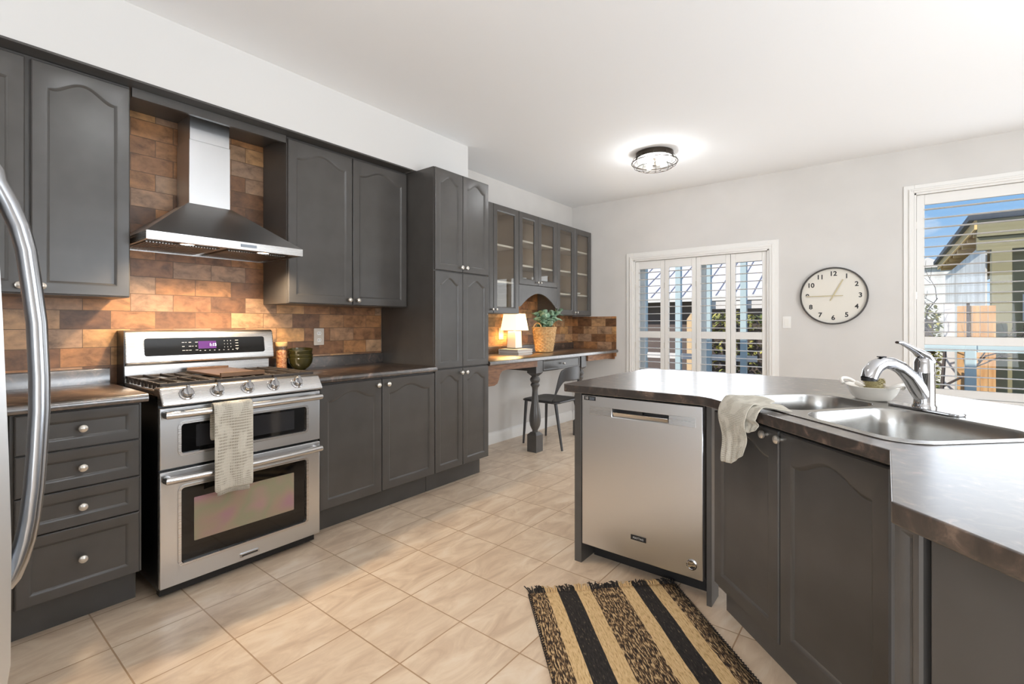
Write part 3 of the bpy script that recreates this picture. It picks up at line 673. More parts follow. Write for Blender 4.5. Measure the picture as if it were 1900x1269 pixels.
# dish towel over both oven handles
def cloth(name, rows, width_pts, parent, m, solid=.003, loc=None, sub=1):
    mb = MB(); mb.grid(rows, len(rows[0]), len(rows)); return mb.build(name, m, parent, loc, solid=solid, sub=sub, ang=180)
tw = thing('dish_towel', 'cream waffle-weave dish towel hanging over the oven handle', 'towel', (.735, .962, .835), RZ)
rows = []; nu = 15; hw = .086
def towel_rows(path, hw, wav, nu=15, ph=0.0, skew=0.0):
    out = []
    for j, (d_, z) in enumerate(path):
        row = []
        for i in range(nu):
            u = i / (nu - 1) * 2 - 1
            row.append((u * hw + skew * j, -d_ - wav * (j / len(path)) * math.sin(u * 5.2 + ph) , z + .004 * math.sin(u * 3 + j) * (j > len(path) - 3)))
        out.append(row)
    return out
path = [(-.024, -.16), (-.024, -.11), (-.024, -.06), (-.022, -.02), (-.014, .012), (.001, .021), (.017, .012), (.024, -.02), (.0245, -.07), (.025, -.13), (.026, -.19), (.0265, -.25), (.027, -.31), (.0265, -.36), (.027, -.385)]
cloth('cloth', towel_rows(path, .086, .006), None, tw, TOWEL)
path2 = [(.019, -.36), (.019, -.39), (.020, -.405)]
cloth('inner_fold', towel_rows(path2, .07, .002), None, tw, TOWEL, sub=0)

# ================================================================== HOOD
h = thing('range_hood', 'stainless steel chimney range hood on the tiled wall above the range', 'range hood', (0, 0.690, 1.605), RZ)
HW, HD = 0.742, 0.505
base = [(0, -.012), (HW, -.012), (HW, -HD), (0, -HD)]
cx0, cx1, cd = .269, .474, .20
lip = MB()
lip.loft([[(x, y, 0.039) for x, y in base], [(x, y, 0.0) for x, y in base], [(min(max(x, .012), HW - .012), max(min(y, -.0125), -HD + .012), 0.0) for x, y in base], [(min(max(x, .012), HW - .012), max(min(y, -.0125), -HD + .012), 0.012) for x, y in base]], False, True)
lip.build('lip', STEEL, h, smooth=False)
MB().loft([[(x, y, 0.039) for x, y in base], [(cx0 - .006, -.012, .262), (cx1 + .006, -.012, .262), (cx1 + .006, -cd - .006, .262), (cx0 - .006, -cd - .006, .262)]], False, True).build('canopy', STEELV, h, smooth=False)
lbox(MB(), cx0, cx1, .0125, cd, .255, .61).build('chimney_lower', STEELV, h, bevel=.002)
lbox(MB(), cx0 + .004, cx1 - .004, .013, cd - .004, .60, .741).build('chimney_upper', STEELV, h, smooth=False)
lbox(MB(), .405, .485, HD, HD + .003, .013, .028).build('control_strip', PALEGREY, h, bevel=.001)
for x in (.19, .555):
    f = MB(); lbox(f, x - .165, x + .165, .02, .375, .008, .0125)
    f.build('filter', BRONZE, h, smooth=False)
    s_ = MB()
    for i in range(24): lbox(s_, x - .155 + i * .013, x - .155 + i * .013 + .0065, .03, .365, .004, .008)
    s_.build('filter_baffles', STEEL, h, smooth=False)
for x in (.188, .555):
    MB().lathe([(.038, .012), (.038, .004), (.031, .002), (.030, .006)], 24, (x, -.425, 0), closed_ends=False).build('lamp_ring', CHROME, h)
    MB().lathe([(.030, .004), (.001, .003)], 24, (x, -.425, 0)).build('lamp_lens', HOODL, h)
    light('hood_lamp', 'SPOT', (.425, .690 + x, 1.600), 24, (1.0, 0.78, 0.54), (0, 0, 0), .03, spot_size=math.radians(150), spot_blend=0.55)

# ================================================================== SMALL THINGS BY THE RANGE
j = thing('storage_jar', 'tall glass jar of dried pasta with a bamboo lid on the right countertop', 'jar', (.11, 1.503, .9145))
MB().lathe([(.033, .002), (.036, .006), (.036, .158), (.034, .165), (.0325, .165), (.0325, .01)], 24, closed_ends=False).build('glass', JARGL, j)
MB().lathe([(.001, .004), (.031, .006), (.031, .125), (.02, .135), (.001, .138)], 16).build('pasta', PASTA, j)['kind'] = 'stuff'
MB().lathe([(.034, .158), (.037, .166), (.037, .182), (.034, .185), (.001, .185)], 24).build('lid', LIDW, j)
BP = [(.030, 0), (.034, .004), (.056, .022), (.072, .048), (.0765, .072), (.079, .077), (.0775, .0795), (.0745, .078), (.069, .05), (.052, .026), (.03, .010), (.001, .009)]
for i, lab in enumerate(('olive green glazed bowl at the bottom of the stack beside the jar', 'olive green glazed bowl in the middle of the stack beside the jar', 'olive green glazed bowl tilted on top of the stack beside the jar')):
    o = MB().lathe(BP, 32).build('bowl', BOWLG)
    o.location = (.118, 1.625, .9145 + i * .0235); tag(o, lab, 'bowl', 'bowls stacked on the countertop')
    if i == 2: o.rotation_euler = (.06, .08, 0); o.location.z += .010
def outlet(label, y, z, sockets=2):
    o = thing('wall_outlet', label, 'outlet', (.010, y, z), RZ)
    MB().prism(rrect(-.038, .038, -.059, .059, .006), -.006, 0, 'xz').build('cover_plate', OUTLET, o, bevel=.0015)
    for dz in (-.024, .024):
        MB().prism([(math.cos(a) * .016, dz + max(-.0125, min(.0125, math.sin(a) * .0165))) for a in [2 * PI * k / 20 for k in range(20)]], -.0075, -.006, 'xz').build('socket', WHITE, o)
        MB().box(-.008, -.0055, -.0079, -.0075, dz - .003, dz + .006).box(.0055, .008, -.0079, -.0075, dz - .003, dz + .006).build('slots', BLACKM, o, smooth=False)
    return o
outlet('beige double wall outlet in the tiles above the right countertop', 1.815, 1.126)
outlet('beige wall outlet in the tiles beside the white table lamp', 3.835, 1.115)

# ================================================================== GLASS-FRONTED CABINETS OVER THE DESK
def glass_cab(label, y0, y1, z0, split, shelves, depth=.283, arch=False):
    w = y1 - y0; z1 = 2.346
    c = thing('glass_cabinet', label, 'cabinet', (0, y0, 0), RZ, 'glass-fronted cabinets over the desk')
    t_ = .016; D = depth - .02
    b_ = MB(); lbox(b_, 0, t_, .012, D, z0, z1); lbox(b_, w - t_, w, .012, D, z0, z1); lbox(b_, t_, w - t_, .012, D, z0, z0 + t_); lbox(b_, t_, w - t_, .012, D, z1 - t_, z1)
    b_.build('carcass', PAINT, c, smooth=False)
    bi = MB(); lbox(bi, t_, w - t_, .012, .02, z0 + t_, z1 - t_); lbox(bi, t_, t_ + .002, .02, D, z0 + t_, z1 - t_); lbox(bi, w - t_ - .002, w - t_, .02, D, z0 + t_, z1 - t_); lbox(bi, t_ + .002, w - t_ - .002, .02, D, z1 - t_ - .002, z1 - t_); lbox(bi, t_ + .002, w - t_ - .002, .02, D, z0 + t_, z0 + t_ + .002)
    bi.build('lining', INSIDE, c, smooth=False)
    for z in shelves: lbox(MB(), t_ + .002, w - t_ - .002, .02, D - .01, z - .009, z + .009).build('shelf', SHELF, c, smooth=False)
    for x0, x1, kx in ((.003, split - y0 - .002, split - y0 - .03), (split - y0 + .002, w - .003, .024)):
        glass_door(x1 - x0, z1 - z0 - .006, c, (x0, -depth, z0 + .003), kx)
    if arch:
        N = 24; zt, zb, zc = z0 - .001, 1.392, 1.535
        pts = [(0, zt), (0, zb), (.03, zb)]
        for k in range(N + 1):
            t2 = k / N; pts.append((.03 + (w - .06) * t2, zb + (zc - zb) * math.sin(PI * t2) ** .9))
        pts += [(w, zb), (w, zt)]
        m_ = MB(); n = len(pts)
        # strips between the top line and the arch
        va = [(x, -depth + .003, z) for x, z in pts[1:-1]]; vt = [(x, -depth + .003, zt) for x, z in pts[1:-1]]
        m2 = MB(); k_ = len(va); V = va + vt + [(x, y + .018, z) for x, y, z in va] + [(x, y + .018, z) for x, y, z in vt]; Fc = []
        for i in range(k_ - 1):
            Fc += [(i, i + 1, k_ + i + 1, k_ + i), (2 * k_ + i, 3 * k_ + i, 3 * k_ + i + 1, 2 * k_ + i + 1), (i, 2 * k_ + i, 2 * k_ + i + 1, i + 1), (k_ + i, k_ + i + 1, 3 * k_ + i + 1, 3 * k_ + i)]
        m2.add(V, Fc); m2.build('arched_valance', PAINT, c)
    return c
glass_cab('grey glass-fronted wall cabinet next to the pantry, above the lamp', 3.02, 3.792, 1.315, 3.398, (1.62, 1.97))
glass_cab('short grey glass-fronted wall cabinet with an arched valance, above the plant', 3.793, 4.495, 1.612, 4.127, (1.81, 2.06), arch=True)
gc = glass_cab('grey glass-fronted wall cabinet in the corner by the back wall', 4.496, 5.268, 1.315, 4.878, (1.56, 1.82, 2.08))
struct(MB().box(.012, .27, 2.931, 3.018, 1.315, 2.346).build('trim_3', PAINT, smooth=False))
for i, lab in enumerate(('white plate at the bottom of the pile inside the corner glass cabinet', 'white plate on top of the pile inside the corner glass cabinet')):
    o = MB().lathe([(.05, 0), (.06, .003), (.095, .014), (.095, .018), (.058, .007), (.001, .006)], 28).build('plate', LAMPW)
    o.location = (.145, 5.05, 1.5695 + i * .0075); tag(o, lab, 'plate', 'plates in the glass cabinet')

# ================================================================== DESK
dk = thing('desk', 'built-in grey desk with a dark top, turned legs and one drawer', 'desk', (0, 2.931, 0), RZ)
DL = W_BACK - .011 - 2.931
prof = [(0.0125, .876), (0.628, .876), (0.640, .882), (0.644, .895), (0.640, .908), (0.628, .914), (0.0125, .914)]
MB().prism([(-d_, z) for d_, z in prof], 0, DL, 'yz').build('desktop', COUNTER, dk)
MB().prism([(-d_, z) for d_, z in ((.0125, .9142), (.03, .9142), (.03, .985), (.0125, .99))], 0, DL - .001, 'yz').build('backsplash_strip', COUNTER, dk)
def desk_leg(y):
    g = MB(); c = (y + .058 - 2.931, -.508, 0)
    g.box(c[0] - .055, c[0] + .055, c[1] - .053, c[1] + .053, 0, .160)
    g.loft([[(c[0] + sx * .055, c[1] + sy * .053, .160) for sx, sy in ((-1, -1), (1, -1), (1, 1), (-1, 1))], [(c[0] + sx * .03, c[1] + sy * .03, .185) for sx, sy in ((-1, -1), (1, -1), (1, 1), (-1, 1))]], False, True)
    g.loft([[(c[0] + sx * .022, c[1] + sy * .022, .715) for sx, sy in ((-1, -1), (1, -1), (1, 1), (-1, 1))], [(c[0] + sx * .055, c[1] + sy * .053, .750) for sx, sy in ((-1, -1), (1, -1), (1, 1), (-1, 1))]], True, False)
    g.box(c[0] - .055, c[0] + .055, c[1] - .053, c[1] + .053, .750, .8755)
    g.lathe([(.03, .18), (.026, .20), (.034, .215), (.048, .245), (.056, .29), (.054, .34), (.046, .40), (.036, .46), (.030, .52), (.027, .58), (.030, .61), (.040, .625), (.044, .635), (.038, .648), (.034, .655), (.044, .668), (.049, .685), (.044, .70), (.034, .712), (.028, .722)], 28, c)
    return g.build('leg', PAINT, dk)
desk_leg(3.688); desk_leg(4.536)
lbox(MB(), 3.805 - 2.931, 4.537 - 2.931, .06, .535, .755, .8755).build('drawer_box', PAINT, dk, smooth=False)
dr = door_panel('drawer', .70, .112, dk, (3.822 - 2.931, -.553, .760), 0.0, .008, .018); knob(dr, .35, .056, .013)
# side rails, corner bracket and wall cleats in brown wood
MB().prism([(.006, .8755), (.755, .8755), (.755, .815), (.28, .822), (.235, .815), (.205, .79), (.19, .75), (.17, .715), (.13, .70), (.006, .70)], -.578, -.558, 'xz').build('apron', WOOD, dk)
lbox(MB(), 4.655 - 2.931, DL - .03, .558, .578, .81, .8755).build('apron', WOOD, dk, smooth=False)
lbox(MB(), .046, 3.68 - 2.931, .0125, .035, .79, .8755).build('rear_cleat', WOOD, dk, smooth=False)
lbox(MB(), DL - .028, DL - .001, .0125, .60, .80, .8755).build('end_cleat', WOOD, dk, smooth=False)

# books, lamp, basket, plant
for i, lab in enumerate(('white book lying at the bottom, under another book and the lamp', 'white book directly under the table lamp')):
    bk_ = thing('book', lab, 'book', (.222, 3.815, .9145 + i * .0262), .04 - .05 * i, 'books under the lamp')
    MB().box(-.118, .122, -.123, .125, 0, .003).box(-.118, .122, -.123, .125, .023, .026).box(-.122, -.118, -.123, .125, 0, .026).build('cover', BOOKW, bk_, smooth=False)
    MB().box(-.117, .118, -.119, .121, .003, .023).build('pages', PAGES, bk_, smooth=False)
lp = thing('table_lamp', 'small white square table lamp with a glowing cream shade', 'lamp', (.160, 3.875, .9672), .0)
MB().box(-.060, .060, -.060, .060, .0, .006).build('foot', BLACKM, lp, bevel=.001)
MB().loft([[(sx * .056, sy * .056, .006) for sx, sy in ((-1, -1), (1, -1), (1, 1), (-1, 1))], [(sx * .050, sy * .050, .175) for sx, sy in ((-1, -1), (1, -1), (1, 1), (-1, 1))]], True, True).build('base', LAMPW, lp, bevel=.004)
SQ = ((-1, -1), (1, -1), (1, 1), (-1, 1))
MB().loft([[(sx * .103, sy * .103, .185) for sx, sy in SQ], [(sx * .080, sy * .080, .355) for sx, sy in SQ], [(sx * .078, sy * .078, .355) for sx, sy in SQ], [(sx * .101, sy * .101, .185) for sx, sy in SQ]], False, False).build('lamp_shade', SHADE, lp, bevel=.003)
MB().tube([(0, 0, .175), (0, 0, .22)], .008, 8).build('lamp_holder', BRASS, lp)
light('desk_lamp', 'POINT', (.160, 3.875, 1.235), 5.0, (1.0, 0.66, 0.30), size=.03)

bas = thing('basket', 'tapered wicker basket planter on the desk', 'basket', (.262, 4.265, .9145))
wv = MB(); rowsN, segN = 15, 72; loops = []
for j in range(rowsN * 2 + 1):
    z = .003 + .262 * j / (rowsN * 2); rr = .088 + (.128 - .088) * (z / .265) ** .9
    rowi = (j // 2) % 2; bulge = .005 if j % 2 else -.003
    loops.append([((rr + bulge +   .0065 * math.sin(12 * 2 * PI * i / segN / 1.0 + rowi * PI)) * math.cos(2 * PI * i / segN), (rr + bulge + .0065 * math.sin(12 * 2 * PI * i / segN + rowi * PI)) * math.sin(2 * PI * i / segN), z) for i in range(segN)])
loops.append([(.118 * math.cos(2 * PI * i / segN), .118 * math.sin(2 * PI * i / segN), .262) for i in range(segN)])
loops.append([(.112 * math.cos(2 * PI * i / segN), .112 * math.sin(2 * PI * i / segN), .20) for i in range(segN)])
wv.loft(loops, True, True); wv.build('woven_body', WICKER, bas, ang=80)
MB().tube([(.128 * math.cos(a), .128 * math.sin(a), .266) for a in [2 * PI * k / 48 for k in range(49)]], .006, 8).build('rim', WICKER, bas)
for sg in (-1, 1):
    MB().tube([(.03 * math.cos(a) * 1.6, sg * (.126), .262 + .05 * math.sin(a)) for a in [PI * k / 14 for k in range(15)]], .007, 8).build('handle', WICKER, bas)
pl = thing('potted_plant', 'leafy green plant growing out of the wicker basket', 'plant', (.262, 4.265, 1.115))
MB().lathe([(.10, .0), (.10, .012), (.001, .016)], 20).build('soil', BARK, pl)['kind'] = 'stuff'
rnd = random.Random(11); st = MB(); lf = MB()
def leaf(mb, p, d, L, w, up):
    d = d.normalized(); s_ = d.cross(up).normalized(); nrm = s_.cross(d)
    N = 5; V, Fc = [], []
    for i in range(N + 1):
        t_ = i / N; ww = w * math.sin(PI * min(.98, .12 + .85 * t_)) ** .7; c = p + d * (L * t_) + nrm * (-.25 * L * t_ * t_)
        V += [c - s_ * ww + nrm * .15 * ww, c, c + s_ * ww + nrm * .15 * ww]
    for i in range(N):
        a = i * 3; Fc += [(a, a + 1, a + 4, a + 3), (a + 1, a + 2, a + 5, a + 4)]
    mb.add(V, Fc)
for k in range(20):
    a = rnd.uniform(0, 2 * PI); rr = rnd.uniform(.01, .06); base = Vector((rr * math.cos(a), rr * math.sin(a), .012))
    tip = Vector((rnd.uniform(-.06, .12) , rnd.uniform(-.13, .17), rnd.uniform(.12, .25)))
    pts = [base.lerp(tip, t_) + Vector((0, 0, .02 * math.sin(PI * t_))) for t_ in (0, .33, .66, 1)]
    st.tube(pts, [.003, .0028, .0024, .002], 6)
    for q_ in range(7):
        t_ = .35 + .65 * q_ / 6; p = base.lerp(tip, t_); ang = rnd.uniform(0, 2 * PI)
        leaf(lf, p, Vector((math.cos(ang), math.sin(ang), rnd.uniform(-.1, .8))), rnd.uniform(.06, .09), rnd.uniform(.022, .032), Vector((rnd.uniform(-1, 1), rnd.uniform(-1, 1), rnd.uniform(-.3, 1))))
st.build('stem', BARK, pl); lf.build('leaves', LEAF, pl, solid=.0012, ang=60)

# ================================================================== CHAIR
ch = thing('chair', 'charcoal moulded chair with a curved open back pulled up to the desk', 'chair', (.47, 4.125, 0))
def chair_pt(x, y, z): return (x - .47, y - 4.125, z)
# seat: a rounded dished pad
sl = []
for e_, z in ((.0, .436), (.012, .443), (.012, .452), (.0, .459)):
    sl.append([chair_pt(x, y, z) for x, y in rrect(.232 - e_, .648 + e_, 3.912 - e_, 4.338 + e_, .06, 8)])
sl.append([chair_pt(x, y, .453) for x, y in rrect(.29, .60, 3.97, 4.28, .05, 8)])
MB().loft(sl, True, True).build('seat', CHAIRB, ch, ang=60)
for x0, y0, x1, y1, rr in ((.262, 3.94, .237, 3.925, .014), (.262, 4.31, .233, 4.338, .014), (.612, 3.945, .713, 3.906, .014), (.612, 4.305, .713, 4.345, .014)):
    MB().tube([chair_pt(x0, y0, .45), chair_pt((x0 * .5 + x1 * .5), (y0 + y1) / 2, .22), chair_pt(x1, y1, 0.0)], [.017, .014, .0105], 10).build('leg', CHAIRB, ch)
top, bot = [], []; Nb = 36
rowsb = [[] for _ in range(6)]
for i in range(Nb + 1):
    a = i / Nb * 2 - 1; aa = abs(a)
    y = 4.125 + .215 * math.sin(a * PI / 2 * .96) / math.sin(PI / 2 * .96)
    xb = .60 + .115 * math.cos(a * PI / 2)
    k = min(1, max(0, (aa - .60) / .40)); fall = k * k * (3 - 2 * k)
    zt = .800 - .10 * aa ** 2.2 - .255 * fall
    zb = .655 + .0 * a - .20 * (min(1, max(0, (aa - .45) / .45)) ** 1.4)
    if aa > .97: zt = max(zb + .02, zt)
    for q_ in range(6):
        t_ = q_ / 5; z = zb + (zt - zb) * t_; rowsb[q_].append(chair_pt(xb + .05 * (z - .62), y, z))
mbk = MB(); mbk.grid(rowsb, Nb + 1, 6); mbk.build('backrest', CHAIRB, ch, solid=.014, sub=1, ang=180)

# ================================================================== PENINSULA
# end post beside the dishwasher, sink base, angled end panel
post = MB().box(1.897, 1.937, 2.135, 2.72, 0, .8755).build('peninsula_post', PAINT, None, bevel=.002)
tag(post, 'tall narrow grey panel at the free end of the peninsula, left of the dishwasher', 'post')
dw = thing('dishwasher', 'stainless steel dishwasher built into the peninsula', 'dishwasher', (1.945, 2.130, 0), 0)
DW = 0.592
MB().box(.004, DW - .004, .03, .56, .10, .862).build('tub', BLACKM, dw, smooth=False)
MB().box(.0, DW, .125, .155, 0.0, .10).build('toe_panel', BLACKM, dw, smooth=False)
dd = plate_with_holes([(0, .103), (DW, .103), (DW, .857), (0, .857)], [[(.165, .764), (.442, .764), (.442, .803), (.165, .803)]], 0, .028)
m2 = MB(); m2.v = [(x, -z_ + .028, y_) for x, y_, z_ in dd.v]; m2.f = dd.f
door = m2.build('door', STEELV, dw, bevel=.003)
MB().box(.163, .444, .022, .03, .76, .806).build('handle_recess', BLACKM, door, smooth=False)
MB().prism([(-.004, .787), (.007, .763), (.022, .763), (.022, .787)], .168, .440, 'yz').build('handle', STEEL, door, bevel=.002)
for x0, x1 in ((.043, .162), (.445, .561)): MB().prism([(-.0004, .762), (-.006, .764), (-.0008, .805)], x0, x1, 'yz').build('handle_plate', STEEL, door)
MB().box(.287, .32, .0, .006, .782, .801).build('latch', BLACKM, door, smooth=False)
bd = MB().box(.262, .338, -.003, 0, .198, .221).build('nameplate', BLACKM, door, bevel=.001)
text('MAYTAG', .013, MARK, bd, (.30, -.0035, .2093), (PI / 2, 0, 0), 'lettering')
MB().lathe([(.023, 0), (.023, .003), (.019, .005), (.017, .0035), (.001, .005)], 28, (.545, 0, .163), '-y').build('round_badge', CHROME, door)
stk = MB().box(.012, .076, -.001, 0, .832, .852).build('sticker', BLACKM, door, smooth=False)
text('10', .018, MARK, stk, (.026, -.0016, .842), (PI / 2, 0, 0), 'lettering', bold=.0006)
MB().box(.042, .072, -.0014, -.001, .845, .847).box(.042, .068, -.0014, -.001, .8405, .8425).box(.042, .070, -.0014, -.001, .836, .838).build('fine_print', PALEGREY, stk, smooth=False)

S0 = 0.372
sk = thing('sink_cabinet', 'dark grey two-door sink cabinet set at an angle beneath the sink', 'cabinet', sn(S0, 3.30), -PI / 4)
# the local frame: x along the angled front, y into the cabinet
pts = [(.0, .022), (.812, .022), (.812, .46), (.40, .62), (.11, .30)]
MB().prism(pts, .13, .660, 'xy').build('carcass', PAINT, sk, smooth=False)
MB().prism([(.0, .022), (.812, .022), (.812, .05), (.03, .05)], .66, .8755, 'xy').build('front_rail', PAINT, sk, smooth=False)
MB().prism([(-.045, .085), (.812, .085), (.812, .40), (.4, .58), (.06, .20)], 0, .131, 'xy').build('toe_kick', PAINT, sk, smooth=False)
for x0, x1, kx in ((.004, .398, .337), (.404, .806, .012)):
    d = door_panel('door', x1 - x0, .706, sk, (x0, 0, .152), 0.045, .048); knob(d, kx, .684, .014)
fp = MB().box(2.549, 2.570, 2.14, 2.25, 0, .8755).build('filler_post', PAINT, None, bevel=.002)
tag(fp, 'narrow dark grey filler post between the dishwasher and the sink cabinet', 'post')

ed = thing('end_cabinet', 'dark grey peninsula cabinet in the lower right corner, past the notch', 'cabinet', sn(1.47, 3.005), -PI / 4)
MB().box(.0, 1.3, .022, .26, .10, .8755).build('carcass', PAINT, ed, smooth=False)
MB().box(.0, 1.3, .09, .26, 0, .101).build('toe_kick', PAINT, ed, smooth=False)
door_panel('filler_strip', .052, .73, ed, (.006, 0, .14), 0, .012, .022)
MB().box(.074, 1.28, 0, .021, .14, .87).build('side_panel', PAINT, ed, bevel=.002)

# countertop with the sink cut-out (world-oriented, in local metres around its corner)
CT = thing('peninsula_countertop', 'large dark glossy peninsula countertop holding the sink', 'countertop', (1.88, 2.046, BH), 0)
def bez(p0, p1, p2, n=6): return [tuple((1 - t_) ** 2 * p0[k] + 2 * t_ * (1 - t_) * p1[k] + t_ * t_ * p2[k] for k in (0, 1)) for t_ in [i / n for i in range(n + 1)]]
outer = [(1.88, 2.06), (1.894, 2.046), (2.545, 2.046)] + [(2.60, 2.016)]
outer += [(3.166, 1.450), (3.166, 1.031), (3.70, .497), (4.25, -.053), (5.05, .75), (4.6, 1.47)]
outer += [(3.02, 3.05)] + bez((3.02, 3.05), (2.95, 3.12), (2.87, 3.12), 5)[1:] + [(1.98, 3.12)] + bez((1.98, 3.12), (1.88, 3.12), (1.88, 3.02), 6)[1:]
hole = [sn(s_, n_)[:2] for s_, n_ in rrect(.375, 1.165, 3.352, 3.80, .05)]
ow = [(x - 1.88, y - 2.046) for x, y in outer]; hwl = [(x - 1.88, y - 2.046) for x, y in hole]
ct = plate_with_holes(ow, [hwl], 0.0005, .038)
ct.build('worktop', COUNTER, CT, bevel=.004, seg=3)

# ================================================================== SINK
SK = thing('kitchen_sink', 'stainless steel double-bowl drop-in sink in the peninsula', 'sink', sn(.77, 3.60, .9142), -PI / 4)
# local: x = s - .77, y = n - 3.60
so = rrect(-.42, .42, -.268, .282, .09, 10)
lb = rrect(-.395, -.035, -.238, .195, .10, 8); rb = rrect(-.005, .395, -.238, .195, .10, 8)
# slant the divider as in the photograph
def slant(p, k=.17):
    x, y = p; return (x - k * (y + .238) * max(0, 1 - abs(x + .02) / .25), y)
lb = [slant(p) for p in lb]; rb = [slant(p) for p in rb]
rim = plate_with_holes(so, [lb, rb], .0, .0035); rim.build('rim', SINKST, SK, bevel=.0015)
for hole_ in (lb, rb):
    cx = sum(p[0] for p in hole_) / len(hole_); cy = sum(p[1] for p in hole_) / len(hole_)
    lo = []
    for k, z in ((1.004, .003), (.985, -.006), (.96, -.05), (.93, -.13), (.89, -.17), (.78, -.183), (.2, -.187)):
        lo.append([(cx + (x - cx) * k, cy + (y - cy) * k, z) for x, y in hole_])
    bw = MB().loft(lo, False, True).build('bowl', SINKST, SK, ang=60)
    MB().lathe([(.042, 0), (.042, .003), (.032, .003), (.026, -.002), (.001, -.002)], 24, (cx, cy, -.186)).build('drain', CHROME, bw)
# faucet
FA = thing('faucet', 'chrome single-lever pull-out faucet behind the sink', 'faucet', sn(.775, 3.838, .918), -PI / 4)
MB().prism(rrect(-.125, .125, -.027, .027, .022, 6), 0, .009, 'xy').build('base_plate', CHROME, FA, bevel=.003)
MB().lathe([(.034, .009), (.034, .016), (.031, .02), (.030, .03), (.0295, .125), (.0305, .128), (.0305, .133), (.029, .136), (.0285, .165), (.024, .178), (.010, .186), (.001, .187)], 28).build('body', CHROME, FA)
sp_ = [(0, -.002, .045), (0, -.030, .082), (0, -.058, .118), (0, -.092, .147), (0, -.128, .162), (0, -.160, .163), (0, -.186, .151), (0, -.202, .132), (0, -.209, .112)]
MB().tube(sp_, [.028, .027, .024, .0215, .0205, .022, .0245, .0255, .024], 18).build('spout', CHROME, FA)
MB().lathe([(.0225, -.0), (.0235, .012), (.001, .014)], 20, (0, -.210, .104)).build('spray_head', BLACKM, FA)
MB().box(-.008, .008, -.175, -.150, .183, .186).build('spray_button', BLACKM, FA, bevel=.002)
MB().tube([(0, .010, .165), (0, -.004, .188), (0, -.034, .205), (0, -.066, .222), (0, -.088, .232), (0, -.104, .233)], [.022, .020, .0125, .0095, .0085, .006], 14, ell=(1.35, .75)).build('lever', CHROME, FA)

# ceramic dish with brush
DI = thing('ceramic_dish', 'small white ceramic boat-shaped dish with loop handles behind the sink', 'dish', sn(.545, 3.858, .9185), -PI / 4 + .06)
def oval(a, b_, z, n=36): return [(a * math.cos(2 * PI * i / n), b_ * math.sin(2 * PI * i / n) * (1 - .12 * math.cos(2 * PI * i / n) ** 2), z + .006 * math.cos(2 * PI * i / n) ** 2) for i in range(n)]
MB().loft([oval(.070, .034, -.002), oval(.078, .038, .003), oval(.096, .052, .025), oval(.108, .060, .050), oval(.104, .057, .051), oval(.090, .047, .026), oval(.07, .032, .008)], True, True).build('dish_body', DISHW, DI, ang=70)
for sg in (-1, 1):
    MB().tube([(sg * (.098 + .026 * math.sin(a)), .030 * math.cos(a), .052 + .020 * math.sin(a)) for a in [PI * k / 14 for k in range(15)]], .0065, 10).build('handle', DISHW, DI)
BR = thing('dish_brush', 'round wooden-handled scrubbing brush with olive bristles in the white dish', 'brush', sn(.552, 3.858, .9405), -PI / 4)
BR['label'] = 'white-handled scrubbing brush with olive bristles resting in the white dish'
br_ = MB(); rnd = random.Random(5)
br_.lathe([(.012, .02), (.026, .024), (.029, .042), (.026, .060), (.012, .064)], 24, (0.004, 0, 0))
for i in range(150):
    a = rnd.uniform(0, 2 * PI); z = rnd.uniform(.024, .062); br_.tube([(.004 + .024 * math.cos(a), .024 * math.sin(a), z), (.004 + .036 * math.cos(a), .036 * math.sin(a), z + rnd.uniform(-.004, .004))], [.0012, .0007], 4)
br_.build('bristles', BRISTLE, BR)
MB().lathe([(.022, 0), (.024, .012), (.02, .021)], 20, (.004, 0, 0)).build('brush_head', WOOD, BR)
MB().tube([(-.005, 0, .012), (-.045, .004, .022), (-.085, .008, .034)], [.009, .008, .009], 10).build('handle', DISHW, BR)

# towel over the counter edge
T2 = thing('dish_towel', 'cream waffle-weave dish towel draped over the counter edge beside the sink', 'towel', sn(.60, 3.264, .914), -PI / 4)
def t2rows(off, base_w, drop, lay, skew, seed, pinch):
    P = []; pth = []
    for k in range(7): pth.append((lay * (1 - k / 6) + .006, .010 + off))      # on the top
    pth += [(-.004, .008 + off), (-.013 - off, -.004), (-.017 - off, -.02)]
    for k in range(1, 9): pth.append((-.017 - off - .006 * math.sin(k), -.02 - drop * k / 8))
    nu = 15; n = len(pth)
    for j, (y, z) in enumerate(pth):
        row = []
        hang = max(0, (j - 9) / (n - 10))
        for i in range(nu):
            u = i / (nu - 1) * 2 - 1
            w_ = base_w * (1 - pinch * hang)
            fold = .010 * hang * math.sin(u * 6 + seed) - .004 * abs(math.sin(u * 3 + seed)) * (1 - hang) * (j > 2)
            xx = u * w_ + skew * (y if y > 0 else 0) + .018 * hang
            zz = z + (.006 * math.sin(u * 2.5 + j * .5 + seed) + .004 if j < 7 else 0) + (-.03 * u * hang * hang if pinch else 0) * (-1)
            row.append((xx, y - abs(fold) * 1.0 if hang else y, zz - (.02 * (1 - abs(u)) * hang * hang)))
        P.append(row)
    return P
cloth('cloth', t2rows(.006, .088, .165, .125, -.45, 1.0, .22), None, T2, TOWEL, .004)
mbk = t2rows(.0, .050, .035, .09, .3, 2.2, 0.0)
cloth('under_layer', [[(x + .085, y, z) for x, y, z in rw] for rw in mbk], None, T2, TOWEL, .003)

